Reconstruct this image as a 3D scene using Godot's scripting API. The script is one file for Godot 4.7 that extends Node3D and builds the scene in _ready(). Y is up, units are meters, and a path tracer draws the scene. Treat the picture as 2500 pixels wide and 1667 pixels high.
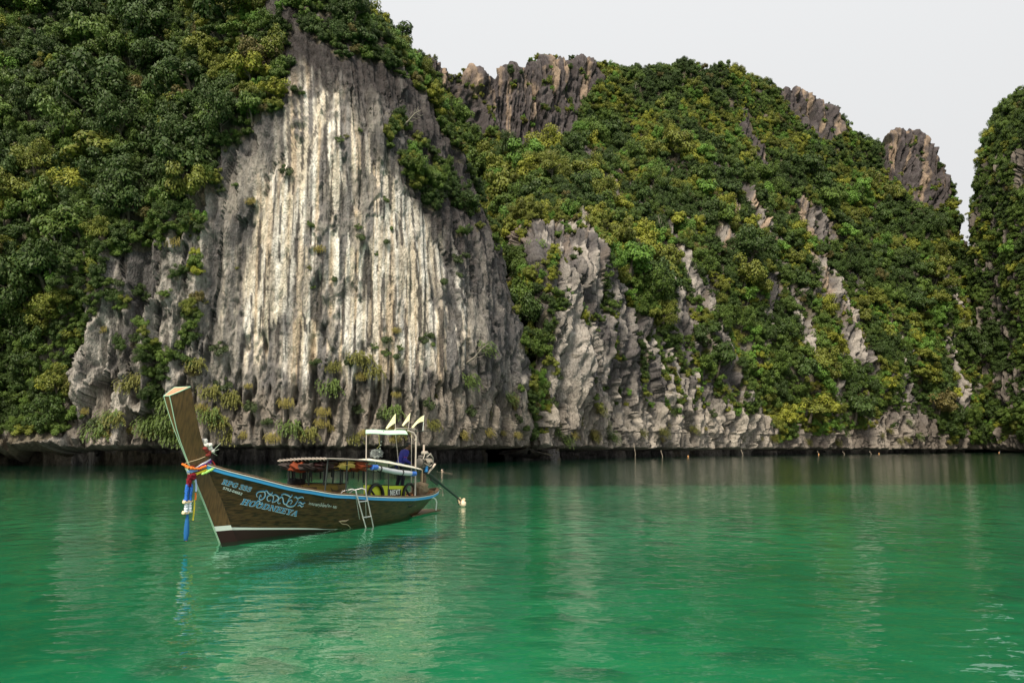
extends Node3D
# A long wooden boat moored in a green lagoon below limestone cliffs. Metres, y up; the water stands at y = 0.

const WIDE := 2500.0
const TALL := 1667.0
const EYE := Vector3(0, 2.5, 0)
const PITCH := 7.6
const FOV := 47.373

var rng := RandomNumberGenerator.new()
var taken := {}
var M := {}


func _ready() -> void:
	rng.seed = 7
	# camera, sky, sun, exposure
	var cam := Camera3D.new()
	cam.name = "camera"
	cam.position = EYE
	cam.rotation_degrees = Vector3(PITCH, 0, 0)
	cam.fov = FOV
	cam.near = 0.1
	cam.far = 3000.0
	add_child(cam)
	cam.current = true
	var sky_look := ProceduralSkyMaterial.new()
	sky_look.sky_top_color = Color(0.685, 0.69, 0.695)
	sky_look.sky_horizon_color = Color(0.574, 0.576, 0.579)
	sky_look.sky_curve = 1.0
	sky_look.sky_energy_multiplier = 1.0
	sky_look.ground_bottom_color = Color(0.25, 0.4, 0.33)
	sky_look.ground_horizon_color = Color(0.4, 0.5, 0.45)
	sky_look.sun_angle_max = 1.0
	var sky := Sky.new()
	sky.sky_material = sky_look
	var env := Environment.new()
	env.background_mode = Environment.BG_SKY
	env.sky = sky
	env.background_energy_multiplier = 1.0
	env.ambient_light_source = Environment.AMBIENT_SOURCE_SKY
	env.tonemap_mode = Environment.TONE_MAPPER_LINEAR
	env.tonemap_exposure = 2.5
	env.sdfgi_enabled = true
	env.ssao_enabled = true
	env.ssil_enabled = true
	var world := WorldEnvironment.new()
	world.name = "environment"
	world.environment = env
	add_child(world)
	var sun := DirectionalLight3D.new()
	sun.name = "sun"
	sun.light_color = Color(1.0, 0.95, 0.87)
	sun.light_energy = 0.72
	sun.light_angular_distance = 16.0
	sun.shadow_enabled = true
	sun.rotation_degrees = Vector3(-48, -20, 0)
	add_child(sun)

	materials()
	terrain()
	water()
	vegetation()
	boat()
	shore_things()


# ---------------------------------------------------------------- helpers
func numbered(called: String) -> String:
	if not taken.has(called):
		taken[called] = 0
		return called
	taken[called] += 1
	return "%s_%03d" % [called, taken[called]]


func tag(o: Node, label: String, category := "", group := "", kind := "") -> Node:
	o.set_meta("label", label)
	if category:
		o.set_meta("category", category)
	if group:
		o.set_meta("group", group)
	if kind:
		o.set_meta("kind", kind)
	return o


func base(called: String, at := Vector3.ZERO, turn := 0.0) -> Node3D:
	var o := Node3D.new()
	o.name = numbered(called)
	o.position = at
	o.rotation.y = turn
	add_child(o, true)
	return o


func put(called: String, mesh: Mesh, material: Material, parent: Node = null) -> MeshInstance3D:
	var o := MeshInstance3D.new()
	o.name = numbered(called) if parent == null else called
	o.mesh = mesh
	if material:
		o.material_override = material
	(parent if parent else self).add_child(o, true)
	return o


func mat(color: Color, rough := 0.7, spec := 0.4, metal := 0.0) -> StandardMaterial3D:
	# color: linear reflectance
	var m := StandardMaterial3D.new()
	m.albedo_color = color.linear_to_srgb()
	m.roughness = rough
	m.metallic_specular = spec
	m.metallic = metal
	return m


func noise(kind: int, frequency: float, octaves := 3, fractal := FastNoiseLite.FRACTAL_FBM, seed_ := 1) -> FastNoiseLite:
	var n := FastNoiseLite.new()
	n.noise_type = kind
	n.frequency = frequency
	n.fractal_type = fractal
	n.fractal_octaves = octaves
	n.seed = seed_
	return n


func gray_texture(n: FastNoiseLite, low: float, high: float, side := 512) -> ImageTexture:
	var im := n.get_seamless_image(side, side)
	im.convert(Image.FORMAT_L8)
	var bytes := im.get_data()
	for i in bytes.size():
		bytes[i] = int(clampf(lerpf(low, high, bytes[i] / 255.0), 0.0, 1.0) * 255.0)
	var made := Image.create_from_data(side, side, false, Image.FORMAT_L8, bytes)
	return ImageTexture.create_from_image(made)


func materials() -> void:
	var S := FastNoiseLite.TYPE_SIMPLEX_SMOOTH
	var rock := StandardMaterial3D.new()
	rock.vertex_color_use_as_albedo = true
	rock.roughness = 0.9
	rock.metallic_specular = 0.25
	rock.uv1_triplanar = true
	rock.uv1_world_triplanar = true
	rock.uv1_scale = Vector3(0.16, 0.075, 0.16)
	var grain := noise(S, 0.012, 6, FastNoiseLite.FRACTAL_FBM, 5)
	rock.albedo_texture = gray_texture(grain, 0.62, 1.3, 1024)
	var crack := noise(S, 0.016, 5, FastNoiseLite.FRACTAL_RIDGED, 9)
	rock.heightmap_enabled = true
	rock.heightmap_texture = gray_texture(crack, 1.0, 0.0, 1024)
	rock.heightmap_scale = 22.0
	M.rock = rock
	var leaf := StandardMaterial3D.new()
	leaf.vertex_color_use_as_albedo = true
	leaf.roughness = 0.55
	leaf.metallic_specular = 0.35
	leaf.cull_mode = BaseMaterial3D.CULL_DISABLED
	leaf.backlight_enabled = true
	leaf.backlight = Color(0.35, 0.35, 0.2)
	M.leaf = leaf
	M.bark = mat(Color(0.11, 0.095, 0.075), 0.9, 0.2)
	M.deadwood = mat(Color(0.24, 0.215, 0.18), 0.9, 0.2)


func smooth(a: float, b: float, x: float) -> float:
	return smoothstep(a, b, x)


func add_arrays(v: PackedVector3Array, n: PackedVector3Array, idx: PackedInt32Array, col := PackedColorArray(), uv := PackedVector2Array()) -> ArrayMesh:
	var arrays := []
	arrays.resize(Mesh.ARRAY_MAX)
	arrays[Mesh.ARRAY_VERTEX] = v
	if n.size():
		arrays[Mesh.ARRAY_NORMAL] = n
	if col.size():
		arrays[Mesh.ARRAY_COLOR] = col
	if uv.size():
		arrays[Mesh.ARRAY_TEX_UV] = uv
	arrays[Mesh.ARRAY_INDEX] = idx
	var m := ArrayMesh.new()
	m.add_surface_from_arrays(Mesh.PRIMITIVE_TRIANGLES, arrays)
	return m


# ---------------------------------------------------------------- cliffs
class Sheet:
	var nu := 0
	var nv := 0
	var p := PackedVector3Array()
	var n := PackedVector3Array()
	var green := PackedFloat32Array()


func spread(parts: Array) -> PackedFloat32Array:
	# parts: [from, to, steps] one after the other
	var out := PackedFloat32Array()
	for a in parts:
		for k in int(a[2]):
			out.append(lerpf(a[0], a[1], float(k) / a[2]))
	out.append(parts[-1][1])
	return out


func loft(grid: Array, us: PackedFloat32Array, vs: PackedFloat32Array) -> PackedVector3Array:
	var rows := []
	for row in grid:
		var r := PackedVector3Array()
		var m: int = row.size()
		for t in us:
			var i := clampi(int(t), 0, m - 2)
			var a: Vector3 = row[maxi(i - 1, 0)]
			var b: Vector3 = row[i]
			var c: Vector3 = row[i + 1]
			var d: Vector3 = row[mini(i + 2, m - 1)]
			r.append(b.cubic_interpolate(c, a, d, t - i))
		rows.append(r)
	var out := PackedVector3Array()
	out.resize(us.size() * vs.size())
	var m := rows.size()
	var at := 0
	for t in vs:
		var i := clampi(int(t), 0, m - 2)
		var a: PackedVector3Array = rows[maxi(i - 1, 0)]
		var b: PackedVector3Array = rows[i]
		var c: PackedVector3Array = rows[i + 1]
		var d: PackedVector3Array = rows[mini(i + 2, m - 1)]
		var w := t - i
		for k in us.size():
			out[at] = b[k].cubic_interpolate(c[k], a[k], d[k], w)
			at += 1
	return out


func grid_normals(p: PackedVector3Array, nu: int, nv: int, reach := 1) -> PackedVector3Array:
	var out := PackedVector3Array()
	out.resize(p.size())
	for j in nv:
		var j0 := maxi(j - reach, 0) * nu
		var j1 := mini(j + reach, nv - 1) * nu
		for i in nu:
			var du := p[j * nu + mini(i + reach, nu - 1)] - p[j * nu + maxi(i - reach, 0)]
			var dv := p[j1 + i] - p[j0 + i]
			out[j * nu + i] = du.cross(dv).normalized()
	return out


func grid_index(nu: int, nv: int) -> PackedInt32Array:
	var idx := PackedInt32Array()
	idx.resize((nu - 1) * (nv - 1) * 6)
	var k := 0
	for j in nv - 1:
		for i in nu - 1:
			var a := j * nu + i
			idx[k] = a
			idx[k + 1] = a + nu
			idx[k + 2] = a + 1
			idx[k + 3] = a + 1
			idx[k + 4] = a + nu
			idx[k + 5] = a + nu + 1
			k += 6
	return idx


func cliff(called: String, label: String, kind: String, grid: Array, us: PackedFloat32Array, vs: PackedFloat32Array) -> Sheet:
	var s := Sheet.new()
	s.nu = us.size()
	s.nv = vs.size()
	var flat := loft(grid, us, vs)
	var nor := grid_normals(flat, s.nu, s.nv, 3)
	var S := FastNoiseLite.TYPE_SIMPLEX_SMOOTH
	var n_big := noise(S, 0.045, 3, FastNoiseLite.FRACTAL_FBM, 11)
	var n_mid := noise(S, 0.16, 4, FastNoiseLite.FRACTAL_RIDGED, 12)
	var n_flute := noise(S, 0.42, 3, FastNoiseLite.FRACTAL_FBM, 13)
	var n_flute2 := noise(S, 1.25, 2, FastNoiseLite.FRACTAL_FBM, 14)
	var n_tone := noise(S, 0.09, 4, FastNoiseLite.FRACTAL_FBM, 15)
	var n_fine := noise(S, 0.9, 3, FastNoiseLite.FRACTAL_FBM, 16)
	var n_edge := noise(S, 0.22, 3, FastNoiseLite.FRACTAL_FBM, 17)
	var n_block := noise(FastNoiseLite.TYPE_CELLULAR, 0.42, 1, FastNoiseLite.FRACTAL_NONE, 18)
	n_block.cellular_return_type = FastNoiseLite.RETURN_CELL_VALUE
	n_block.domain_warp_enabled = true
	n_block.domain_warp_amplitude = 1.6
	n_block.domain_warp_frequency = 0.3
	var n_hole := noise(S, 0.55, 2, FastNoiseLite.FRACTAL_FBM, 19)
	var n_crack := noise(S, 0.42, 3, FastNoiseLite.FRACTAL_RIDGED, 23)
	var P := PackedVector3Array()
	P.resize(flat.size())
	var C := PackedColorArray()
	C.resize(flat.size())
	s.green.resize(flat.size())
	var wl := [[10.6, -36.0], [13.2, -37.5], [19.6, -36.3], [32.9, -35.1], [38.1, -33.9], [41.2, -31.2], [54.6, -32.0], [60.0, -30.5]]
	var wr := [[10.6, -7.5], [14.3, -5.2], [20.1, -6.6], [27.1, -8.7], [32.7, -11.0], [37.9, -14.2], [42.1, -18.1], [46.9, -21.6], [54.6, -24.0], [60.0, -27.0]]
	# length along the shore of each column, so that ribs and cracks run up the face
	var arc := PackedFloat32Array()
	arc.append(0.0)
	var foot := s.nv / 8 * s.nu
	for i in range(1, s.nu):
		var step := flat[foot + i] - flat[foot + i - 1]
		arc.append(arc[i - 1] + Vector2(step.x, step.z).length())
	for k in flat.size():
		var q := flat[k]
		var y := q.y
		var along := arc[k % s.nu] if kind != "a" else q.x - q.z * 0.4
		var e1 := n_edge.get_noise_3d(q.x, y * 0.7, q.z)
		var big := n_big.get_noise_3d(q.x, y * 0.7, q.z)
		var tone := n_tone.get_noise_3d(q.x, y * 0.6, q.z)
		# how far the face is bare rock
		var bare := 0.0
		var spot := Vector2(q.x + e1 * 3.5, y + big * 4.0 + e1 * 1.5)
		if kind == "a":
			bare = 1.0 if Geometry2D.is_point_in_polygon(spot, rock_a.rock) else 0.0
			if bare > 0.0:
				if q.x < -40.0 and y > 4.0 and y < 33.0 and e1 + tone * 0.5 > 0.3:
					bare = 0.0
				if Geometry2D.is_point_in_polygon(spot, rock_a.bushA) and e1 > 0.02:
					bare = 0.0
				if Geometry2D.is_point_in_polygon(spot, rock_a.bushB) and e1 > -0.2:
					bare = 0.0
			elif e1 > 0.38:
				bare = 0.6
		elif kind == "b":
			for zone in rock_b:
				if Geometry2D.is_point_in_polygon(spot, rock_b[zone]):
					bare = 1.0
					if zone == "P1" and q.x > 17.0 and y > 9.0 + tone * 6.0 and e1 + tone * 0.6 > 0.2:
						bare = 0.0
					elif e1 > 0.45 and y > 8.0:
						bare = 0.0
					break
			if bare == 0.0 and y < 95.0 and q.x > 14.0:
				# thin ribs of rock that run up the slope
				var rib := n_flute.get_noise_2d((q.x + y * 0.22 + e1 * 2.5) * 0.30, y * 0.012 + 3.0)
				if rib > lerpf(0.09, 0.29, smooth(30.0, 95.0, y)) and tone > -0.18:
					bare = 1.0
			if bare == 0.0 and e1 < -0.42:
				bare = 0.7
		else:
			bare = 1.0 if e1 + tone * 0.5 + 0.25 * n_flute.get_noise_2d(q.z * 0.5, y * 0.02) > 0.06 and y < 112.0 or y < 4.0 + e1 * 4.0 else 0.0
		var far := clampf((-q.z - 95.0) / 170.0, 0.0, 1.0)
		# relief
		var flute := n_flute.get_noise_2d(along, y * 0.055 + e1 * 0.25)
		var flute2 := n_flute2.get_noise_2d(along * 0.85, y * 0.04 + e1 * 0.15)
		var fine := n_fine.get_noise_3d(q.x, y * 0.45, q.z)
		var steep := 1.0 - 0.75 * smooth(0.25, 0.65, nor[k].y)
		var block := n_block.get_noise_2d(along, y * 0.26 + big * 2.0) * steep
		var mid := n_mid.get_noise_2d(along + 300.0, y * 0.3)
		var crag := n_mid.get_noise_2d(along * 1.5, y * 0.2 + e1 * 1.5) * steep
		var crack := smooth(0.35, 0.95, n_crack.get_noise_2d(along * 0.8, y * 0.3 + e1 * 0.8)) * steep
		var white := 0.0
		var d := big * 2.4
		if kind == "a":
			var xl := -99.0
			var xr := -99.0
			if y > 6.0 and y < 60.0:
				xl = table(wl, y)
				xr = table(wr, y)
				var wob := e1 * 2.2 + flute * 2.0
				white = smooth(xl - 1.2, xl + 2.2, q.x + wob) * (1.0 - smooth(xr - 4.0, xr + 1.5, q.x + wob))
				white *= 1.0 - 0.8 * smooth(0.22, 0.45, tone + e1 * 0.6 + fine * 0.3)
				white *= smooth(9.0, 13.0, y + flute * 4.0 + e1 * 2.0) * (1.0 - smooth(50.0, 56.0, y + flute * 9.0))
			d = big * 1.5
			var pale := white * smooth(0.25, -0.15, tone + big * 0.5)
			d += flute * (0.35 + white * 0.45 - pale * 0.4) + flute2 * (0.12 + 0.10 * white - 0.12 * pale)
			var rough := 1.0 + 1.3 * smooth(-36.0, -44.0, q.x) + 0.6 * smooth(44.0, 52.0, y)
			d += (block * 0.6 + crag * 0.75) * (1.0 - white * 0.85) * rough
			# hollows with hanging points above the water
			if y < 17.0:
				var low := 1.0 - smooth(9.0, 16.0, y + e1 * 5.0)
				var hole := n_hole.get_noise_2d(along, y * 0.22 + 40.0)
				d -= smooth(0.12, 0.5, hole) * 1.9 * low
				d += flute2 * 0.25 * low
			d += fine * (0.2 - 0.09 * white) - crack * 0.5 * (1.0 - white * 0.6)
		else:
			d += block * 0.9 + mid * 1.0 + bare * (crag * 1.5 + flute * 1.3 + flute2 * 0.45 + block * 0.5 - crack * 1.2) + fine * 0.48
			if kind == "b":
				# ribs that run down the slope to the right
				d += n_flute.get_noise_2d((q.x + y * 0.32 + q.z * 0.1) * 0.32, 7.0) * 3.6 * smooth(2.0, 12.0, y)
				if y > 88.0:
					d *= lerpf(1.0, 0.9, smooth(88.0, 108.0, y))
		# the notch that the tide has cut
		var top := lerpf(2.4, 1.2, far) + e1 * 0.35 + flute2 * 0.25
		var cut := 1.0 - smooth(top - 0.35, top + 0.1, y)
		d -= cut * lerpf(8.0, 6.0, far)
		if y < 5.0:
			d = lerpf(d, -cut * 7.5 + big * 1.0 + flute * 0.9 + crag * 0.8 - crack * 0.6, 0.35)
		P[k] = q + nor[k] * d
		# colour
		var c: Color
		var grain := 0.82 + 0.36 * fine + 0.3 * tone
		if kind == "a":
			c = Color(0.125, 0.12, 0.12).lerp(Color(0.27, 0.25, 0.225), smooth(-0.05, 0.45, tone + flute * 0.6))
			var dark := smooth(46.0, 56.0, y + e1 * 6.0 + flute * 5.0)
			dark = maxf(dark, smooth(-17.0, -12.0, q.x + y * 0.16 - 6.0 + e1 * 4.0) * smooth(22.0, 34.0, y + e1 * 6.0))
			c = c.lerp(Color(0.062, 0.056, 0.056).lerp(Color(0.13, 0.12, 0.115), smooth(0.1, 0.5, flute)), dark * (1.0 - white))
			if y < 12.0 and cut < 0.5:
				c = c.lerp(Color(0.40, 0.345, 0.28), 0.5 * (1.0 - smooth(7.0, 12.0, y + e1 * 3.0)))
			if q.x < -40.0:
				c = c.lerp(Color(0.46, 0.43, 0.39), 0.75 * smooth(0.0, 0.45, block + fine * 0.5 + tone * 0.4))
				c = c.lerp(Color(0.07, 0.066, 0.06), 0.7 * smooth(0.15, 0.5, n_flute.get_noise_2d(along * 0.8 + 17.0, y * 0.16)))
			var w := Color(0.75, 0.665, 0.54).lerp(Color(0.88, 0.84, 0.77), smooth(-0.2, 0.4, flute2))
			w = w.lerp(Color(0.56, 0.42, 0.28), 0.65 * smooth(0.14, 0.34, n_flute.get_noise_2d(along * 1.3 + 60.0, y * 0.045)))
			w = w.lerp(Color(0.17, 0.165, 0.17), (0.92 - 0.6 * smooth(0.2, -0.2, tone + big * 0.5)) * smooth(0.06, 0.17, n_flute.get_noise_2d(along * 1.1 + 200.0, y * 0.045 + e1 * 0.25) + tone * 0.3))
			w = w.lerp(Color(0.06, 0.055, 0.055), 0.85 * smooth(0.2, 0.32, n_flute2.get_noise_2d(along * 0.9 + 90.0, y * 0.06 + e1 * 0.35)))
			c = c.lerp(w, white)
		elif kind == "b":
			c = Color(0.14, 0.13, 0.128).lerp(Color(0.36, 0.33, 0.30), smooth(-0.15, 0.45, tone + flute * 0.6 + block * 0.3))
			c = c.lerp(Color(0.10, 0.088, 0.09), smooth(50.0, 100.0, y + e1 * 12.0))
			c = c.lerp(Color(0.44, 0.33, 0.24), 0.75 * smooth(0.1, 0.45, n_flute.get_noise_2d(along * 0.5 + 30.0, y * 0.03) + e1 * 0.3) * smooth(30.0, 60.0, y))
			if y < 16.0 and cut < 0.5:
				c = c.lerp(Color(0.46, 0.41, 0.34).lerp(Color(0.21, 0.17, 0.13), smooth(55.0, 85.0, q.x)), 0.45 * (1.0 - smooth(8.0, 16.0, y + e1 * 4.0)))
		else:
			c = Color(0.13, 0.115, 0.10).lerp(Color(0.24, 0.21, 0.18), smooth(0.0, 0.5, flute))
		c = c * grain
		if bare < 1.0:
			c = c.lerp(Color(0.125, 0.11, 0.075), 0.75 * (1.0 - bare))
		c.a = 1.0
		C[k] = c
		s.green[k] = (1.0 - bare) if y > top + 1.0 else 0.0
	s.p = P
	s.n = grid_normals(P, s.nu, s.nv)
	var o := put(called, add_arrays(P, s.n, grid_index(s.nu, s.nv), C), M.rock)
	tag(o, label, "cliff", "", "structure")
	s.n = nor
	return s


func table(t: Array, x: float) -> float:
	if x <= t[0][0]:
		return t[0][1]
	for i in t.size() - 1:
		if x <= t[i + 1][0]:
			return lerpf(t[i][1], t[i + 1][1], (x - t[i][0]) / (t[i + 1][0] - t[i][0]))
	return t[-1][1]


var sheet_a: Sheet
var sheet_b: Sheet
var sheet_c: Sheet


func terrain() -> void:
	sheet_a = cliff("limestone_cliff", "tall headland of pale streaked limestone standing behind the wooden boat", "a", A_GRID,
		spread([[0.0, 0.85, 25], [0.85, 7.0, 480], [7.0, 9.0, 60]]), spread([[0.0, 1.0, 4], [1.0, 2.0, 26], [2.0, 9.0, 330], [9.0, 11.0, 70], [11.0, 12.0, 12]]))
	sheet_b = cliff("limestone_cliff", "long wooded limestone hill with grey outcrops to the right of the pale headland", "b", B_GRID,
		spread([[0.0, 5.0, 120], [5.0, 25.0, 600], [25.0, 27.0, 24]]), spread([[0.0, 1.0, 3], [1.0, 2.0, 16], [2.0, 11.0, 400], [11.0, 13.0, 14]]))
	sheet_c = cliff("limestone_cliff", "dark overgrown limestone cliff at the right edge of the lagoon", "c", C_GRID,
		spread([[0.0, 1.0, 24], [1.0, 4.0, 150], [4.0, 6.0, 40]]), spread([[0.0, 1.0, 3], [1.0, 2.0, 10], [2.0, 9.0, 260], [9.0, 10.0, 10]]))


# ---------------------------------------------------------------- water
func water() -> void:
	# seabed: pale sand in the bay, dark weed and coral under the far shore and in patches
	var us := spread([[-420.0, -60.0, 40], [-60.0, 60.0, 240], [60.0, 420.0, 40]])
	var vs := spread([[60.0, 0.0, 20], [0.0, -70.0, 190], [-70.0, -400.0, 80]])
	var S := FastNoiseLite.TYPE_SIMPLEX_SMOOTH
	var n1 := noise(S, 0.06, 4, FastNoiseLite.FRACTAL_FBM, 31)
	var n2 := noise(S, 0.5, 5, FastNoiseLite.FRACTAL_FBM, 32)
	var v := PackedVector3Array()
	var col := PackedColorArray()
	for z in vs:
		for x in us:
			var a := n1.get_noise_2d(x, z)
			var b := n2.get_noise_2d(x, z)
			var weed := smooth(0.26, 0.44, b + a * 0.4 + 0.12 * smooth(-17.0, -7.0, z))
			v.append(Vector3(x, -0.95 + a * 0.12 + b * 0.05 + weed * 0.08, z))
			# the shelf of sand ends before the far shore
			var edge := -66.0 - absf(x + 4.0) * 0.08 + a * 4.0 if x > -4.0 else -80.0 + a * 5.0
			weed = maxf(weed, smooth(2.0, -3.0, z - edge))
			col.append((Color(0.013, 0.235, 0.098) * (1.0 + 0.55 * a)).lerp(Color(0.006, 0.06, 0.034) if z > edge else Color(0.003, 0.022, 0.016), weed * (0.65 if z > edge else 0.9)) * (1.0 + 0.25 * b))
	var bed := StandardMaterial3D.new()
	bed.vertex_color_use_as_albedo = true
	bed.roughness = 0.95
	bed.metallic_specular = 0.1
	var o := put("seabed", add_arrays(v, grid_normals(v, us.size(), vs.size()), grid_index(us.size(), vs.size()), col), bed)
	tag(o, "sandy bottom of the lagoon with dark weedy patches", "seabed", "", "structure")
	# the surface
	var swell := noise(S, 0.012, 4, FastNoiseLite.FRACTAL_FBM, 41)
	swell.fractal_gain = 0.42
	var im := swell.get_seamless_image(1024, 1024)
	im.convert(Image.FORMAT_RGBA8)
	im.bump_map_to_normal_map(7.0)
	var m := StandardMaterial3D.new()
	m.albedo_color = Color(0.002, 0.066, 0.029, 0.28).linear_to_srgb()
	m.albedo_color.a = 0.28
	m.transparency = BaseMaterial3D.TRANSPARENCY_ALPHA
	m.roughness = 0.04
	m.metallic_specular = 0.58
	m.normal_enabled = true
	m.normal_texture = ImageTexture.create_from_image(im)
	m.normal_scale = 0.32
	M.water = m
	v = PackedVector3Array()
	var uv := PackedVector2Array()
	var nor := PackedVector3Array()
	us = spread([[-420.0, 420.0, 12]])
	vs = spread([[60.0, -400.0, 12]])
	for z in vs:
		for x in us:
			v.append(Vector3(x, 0, z))
			nor.append(Vector3.UP)
			uv.append(Vector2(x / 16.0, z / 8.0))
	o = put("water", add_arrays(v, nor, grid_index(us.size(), vs.size()), PackedColorArray(), uv), m)
	tag(o, "clear emerald green water of the lagoon with small ripples", "water", "", "structure")


# ---------------------------------------------------------------- vegetation
func leaf_quad(st_v: PackedVector3Array, st_n: PackedVector3Array, st_c: PackedColorArray, idx: PackedInt32Array, at: Vector3, nrm: Vector3, along: Vector3, size: float, wide: float, c: Color) -> void:
	var side := nrm.cross(along).normalized()
	var fwd := side.cross(nrm).normalized()
	var k := st_v.size()
	st_v.append(at - fwd * size * 0.5)
	st_v.append(at + side * size * wide - nrm * size * 0.12)
	st_v.append(at + fwd * size * 0.55 - nrm * size * 0.18)
	st_v.append(at - side * size * wide - nrm * size * 0.12)
	for i in 4:
		st_n.append(nrm)
		st_c.append(c)
	for i in [k, k + 1, k + 2, k, k + 2, k + 3]:
		idx.append(i)


func unit() -> Vector3:
	var z := rng.randf_range(-1.0, 1.0)
	var a := rng.randf() * TAU
	var r := sqrt(1.0 - z * z)
	return Vector3(r * cos(a), z, r * sin(a))


func crown_mesh(clumps: int, leaves: int, flat: float, leaf: float, droop: float) -> ArrayMesh:
	# a crown of about unit radius whose foot is at y = 0
	var v := PackedVector3Array()
	var n := PackedVector3Array()
	var c := PackedColorArray()
	var idx := PackedInt32Array()
	for k in clumps:
		var dir := unit()
		dir.y = dir.y * 0.62 + 0.30
		var reach := rng.randf_range(0.4, 0.95) if k > 2 else 0.3
		var middle := Vector3(dir.x * reach, 0.55 + dir.y * reach * flat, dir.z * reach)
		var r := rng.randf_range(0.18, 0.44)
		var tint := rng.randf_range(0.72, 1.22)
		for i in leaves:
			var d := unit()
			d.y = d.y * 0.85 + 0.12
			d = d.normalized()
			var at := middle + Vector3(d.x, d.y * 0.85, d.z) * r * pow(rng.randf(), 0.3)
			var nrm := (d * 0.7 + Vector3(0, 0.42, 0) + unit() * 0.55).normalized()
			var along := (Vector3(d.x, -droop, d.z) + unit() * 0.5).normalized()
			var b := tint * rng.randf_range(0.7, 1.25)
			leaf_quad(v, n, c, idx, at, nrm, along, leaf * rng.randf_range(0.7, 1.35), rng.randf_range(0.24, 0.4), Color(b * rng.randf_range(0.9, 1.12), b, b * rng.randf_range(0.75, 1.1)))
	return add_arrays(v, n, idx, c)


func tuft_mesh(blades: int) -> ArrayMesh:
	# grass and fern that hang from a ledge; grows out along +z
	var v := PackedVector3Array()
	var n := PackedVector3Array()
	var c := PackedColorArray()
	var idx := PackedInt32Array()
	for k in blades:
		var at := Vector3(rng.randf_range(-0.8, 0.8), rng.randf_range(-0.5, 0.4), rng.randf_range(-0.1, 0.15))
		var dir := Vector3(rng.randf_range(-0.6, 0.6), rng.randf_range(0.1, 0.9), 0.8).normalized()
		var b := rng.randf_range(0.65, 1.3)
		for i in 5:
			var nrm := (Vector3(0, 0.8, 0.6) + unit() * 0.4).normalized()
			leaf_quad(v, n, c, idx, at, nrm, dir, 0.32, 0.16, Color(b, b, b))
			at += dir * 0.27
			dir = (dir + Vector3(0, -0.62, 0)).normalized()
	return add_arrays(v, n, idx, c)


func trunk_mesh(lean: float) -> ArrayMesh:
	var st := SurfaceTool.new()
	st.begin(Mesh.PRIMITIVE_TRIANGLES)
	var top := Vector3(lean, 0.62, rng.randf_range(-0.1, 0.1))
	tube(st, [Vector3(0, -0.5, 0), Vector3(lean * 0.25, 0.1, 0.03), top], [0.085, 0.06, 0.035], 7)
	for k in 5:
		var a := rng.randf() * TAU
		var from := Vector3(0, -0.5, 0).lerp(top, rng.randf_range(0.55, 0.95))
		tube(st, [from, from + Vector3(cos(a) * 0.3, 0.16, sin(a) * 0.3), from + Vector3(cos(a) * 0.62, 0.36, sin(a) * 0.62)], [0.035, 0.022, 0.008], 5)
	st.generate_normals()
	return st.commit()


func tube(st: SurfaceTool, path: Array, radii: Array, sides := 8, closed := false) -> void:
	# a round bar through the points of a path, tapered by its radii, capped at both ends
	st.set_smooth_group(0)
	var m := path.size()
	var rings := []
	var ref := Vector3.UP
	for i in m:
		var before: Vector3 = path[(i - 1 + m) % m] if closed else path[maxi(i - 1, 0)]
		var after: Vector3 = path[(i + 1) % m] if closed else path[mini(i + 1, m - 1)]
		var t := (after - before).normalized()
		if i == 0 and absf(t.y) > 0.9:
			ref = Vector3.RIGHT
		var x := (ref - t * ref.dot(t))
		if x.length() < 0.05:
			x = Vector3(t.z, t.x, t.y) - t * t.dot(Vector3(t.z, t.x, t.y))
		x = x.normalized()
		ref = x
		var y := t.cross(x)
		var r: float = radii[mini(i, radii.size() - 1)]
		var ring := PackedVector3Array()
		for k in sides:
			var a := TAU * k / sides
			ring.append(path[i] + (x * cos(a) + y * sin(a)) * r)
		rings.append(ring)
	for i in (m if closed else m - 1):
		var a: PackedVector3Array = rings[i]
		var b: PackedVector3Array = rings[(i + 1) % m]
		for k in sides:
			var l := (k + 1) % sides
			for q in [a[k], b[l], a[l], a[k], b[k], b[l]]:
				st.add_vertex(q)
	if not closed:
		st.set_smooth_group(-1)
		for e in [0, m - 1]:
			var ring: PackedVector3Array = rings[e]
			for k in sides:
				var l := (k + 1) % sides
				if e == 0:
					for q in [path[0], ring[k], ring[l]]:
						st.add_vertex(q)
				else:
					for q in [path[m - 1], ring[l], ring[k]]:
						st.add_vertex(q)
		st.set_smooth_group(0)


func project(p: Vector3) -> Vector2:
	# where a point falls in the photograph, from 0 to 1 each way (used only to rank plants by size)
	var q := (p - EYE).rotated(Vector3.RIGHT, -deg_to_rad(PITCH))
	if q.z > -0.5:
		return Vector2(-9, -9)
	var f := 0.5 / tan(deg_to_rad(FOV) * 0.5)
	return Vector2(0.5 + f * q.x / -q.z * TALL / WIDE, 0.5 - f * q.y / -q.z)


class Plant:
	var at: Vector3
	var nrm: Vector3
	var size := 1.0
	var tone := 0
	var form := 0
	var turn := 0.0
	var where := ""
	var sees := Vector2.ZERO
	var big := 0.0
	var tint := Color.WHITE


const TONES := ["dark-green", "mid-green", "olive-green", "yellow-green", "bright-green", "brownish"]
const FORMS := ["rounded", "loose", "flat-topped", "dense", "small-leaved", "broad"]


func tone_color(t: int) -> Color:
	return [Color(0.044, 0.078, 0.017), Color(0.080, 0.130, 0.023), Color(0.135, 0.158, 0.026), Color(0.215, 0.235, 0.03), Color(0.105, 0.205, 0.032), Color(0.12, 0.105, 0.035)][t]


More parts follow.
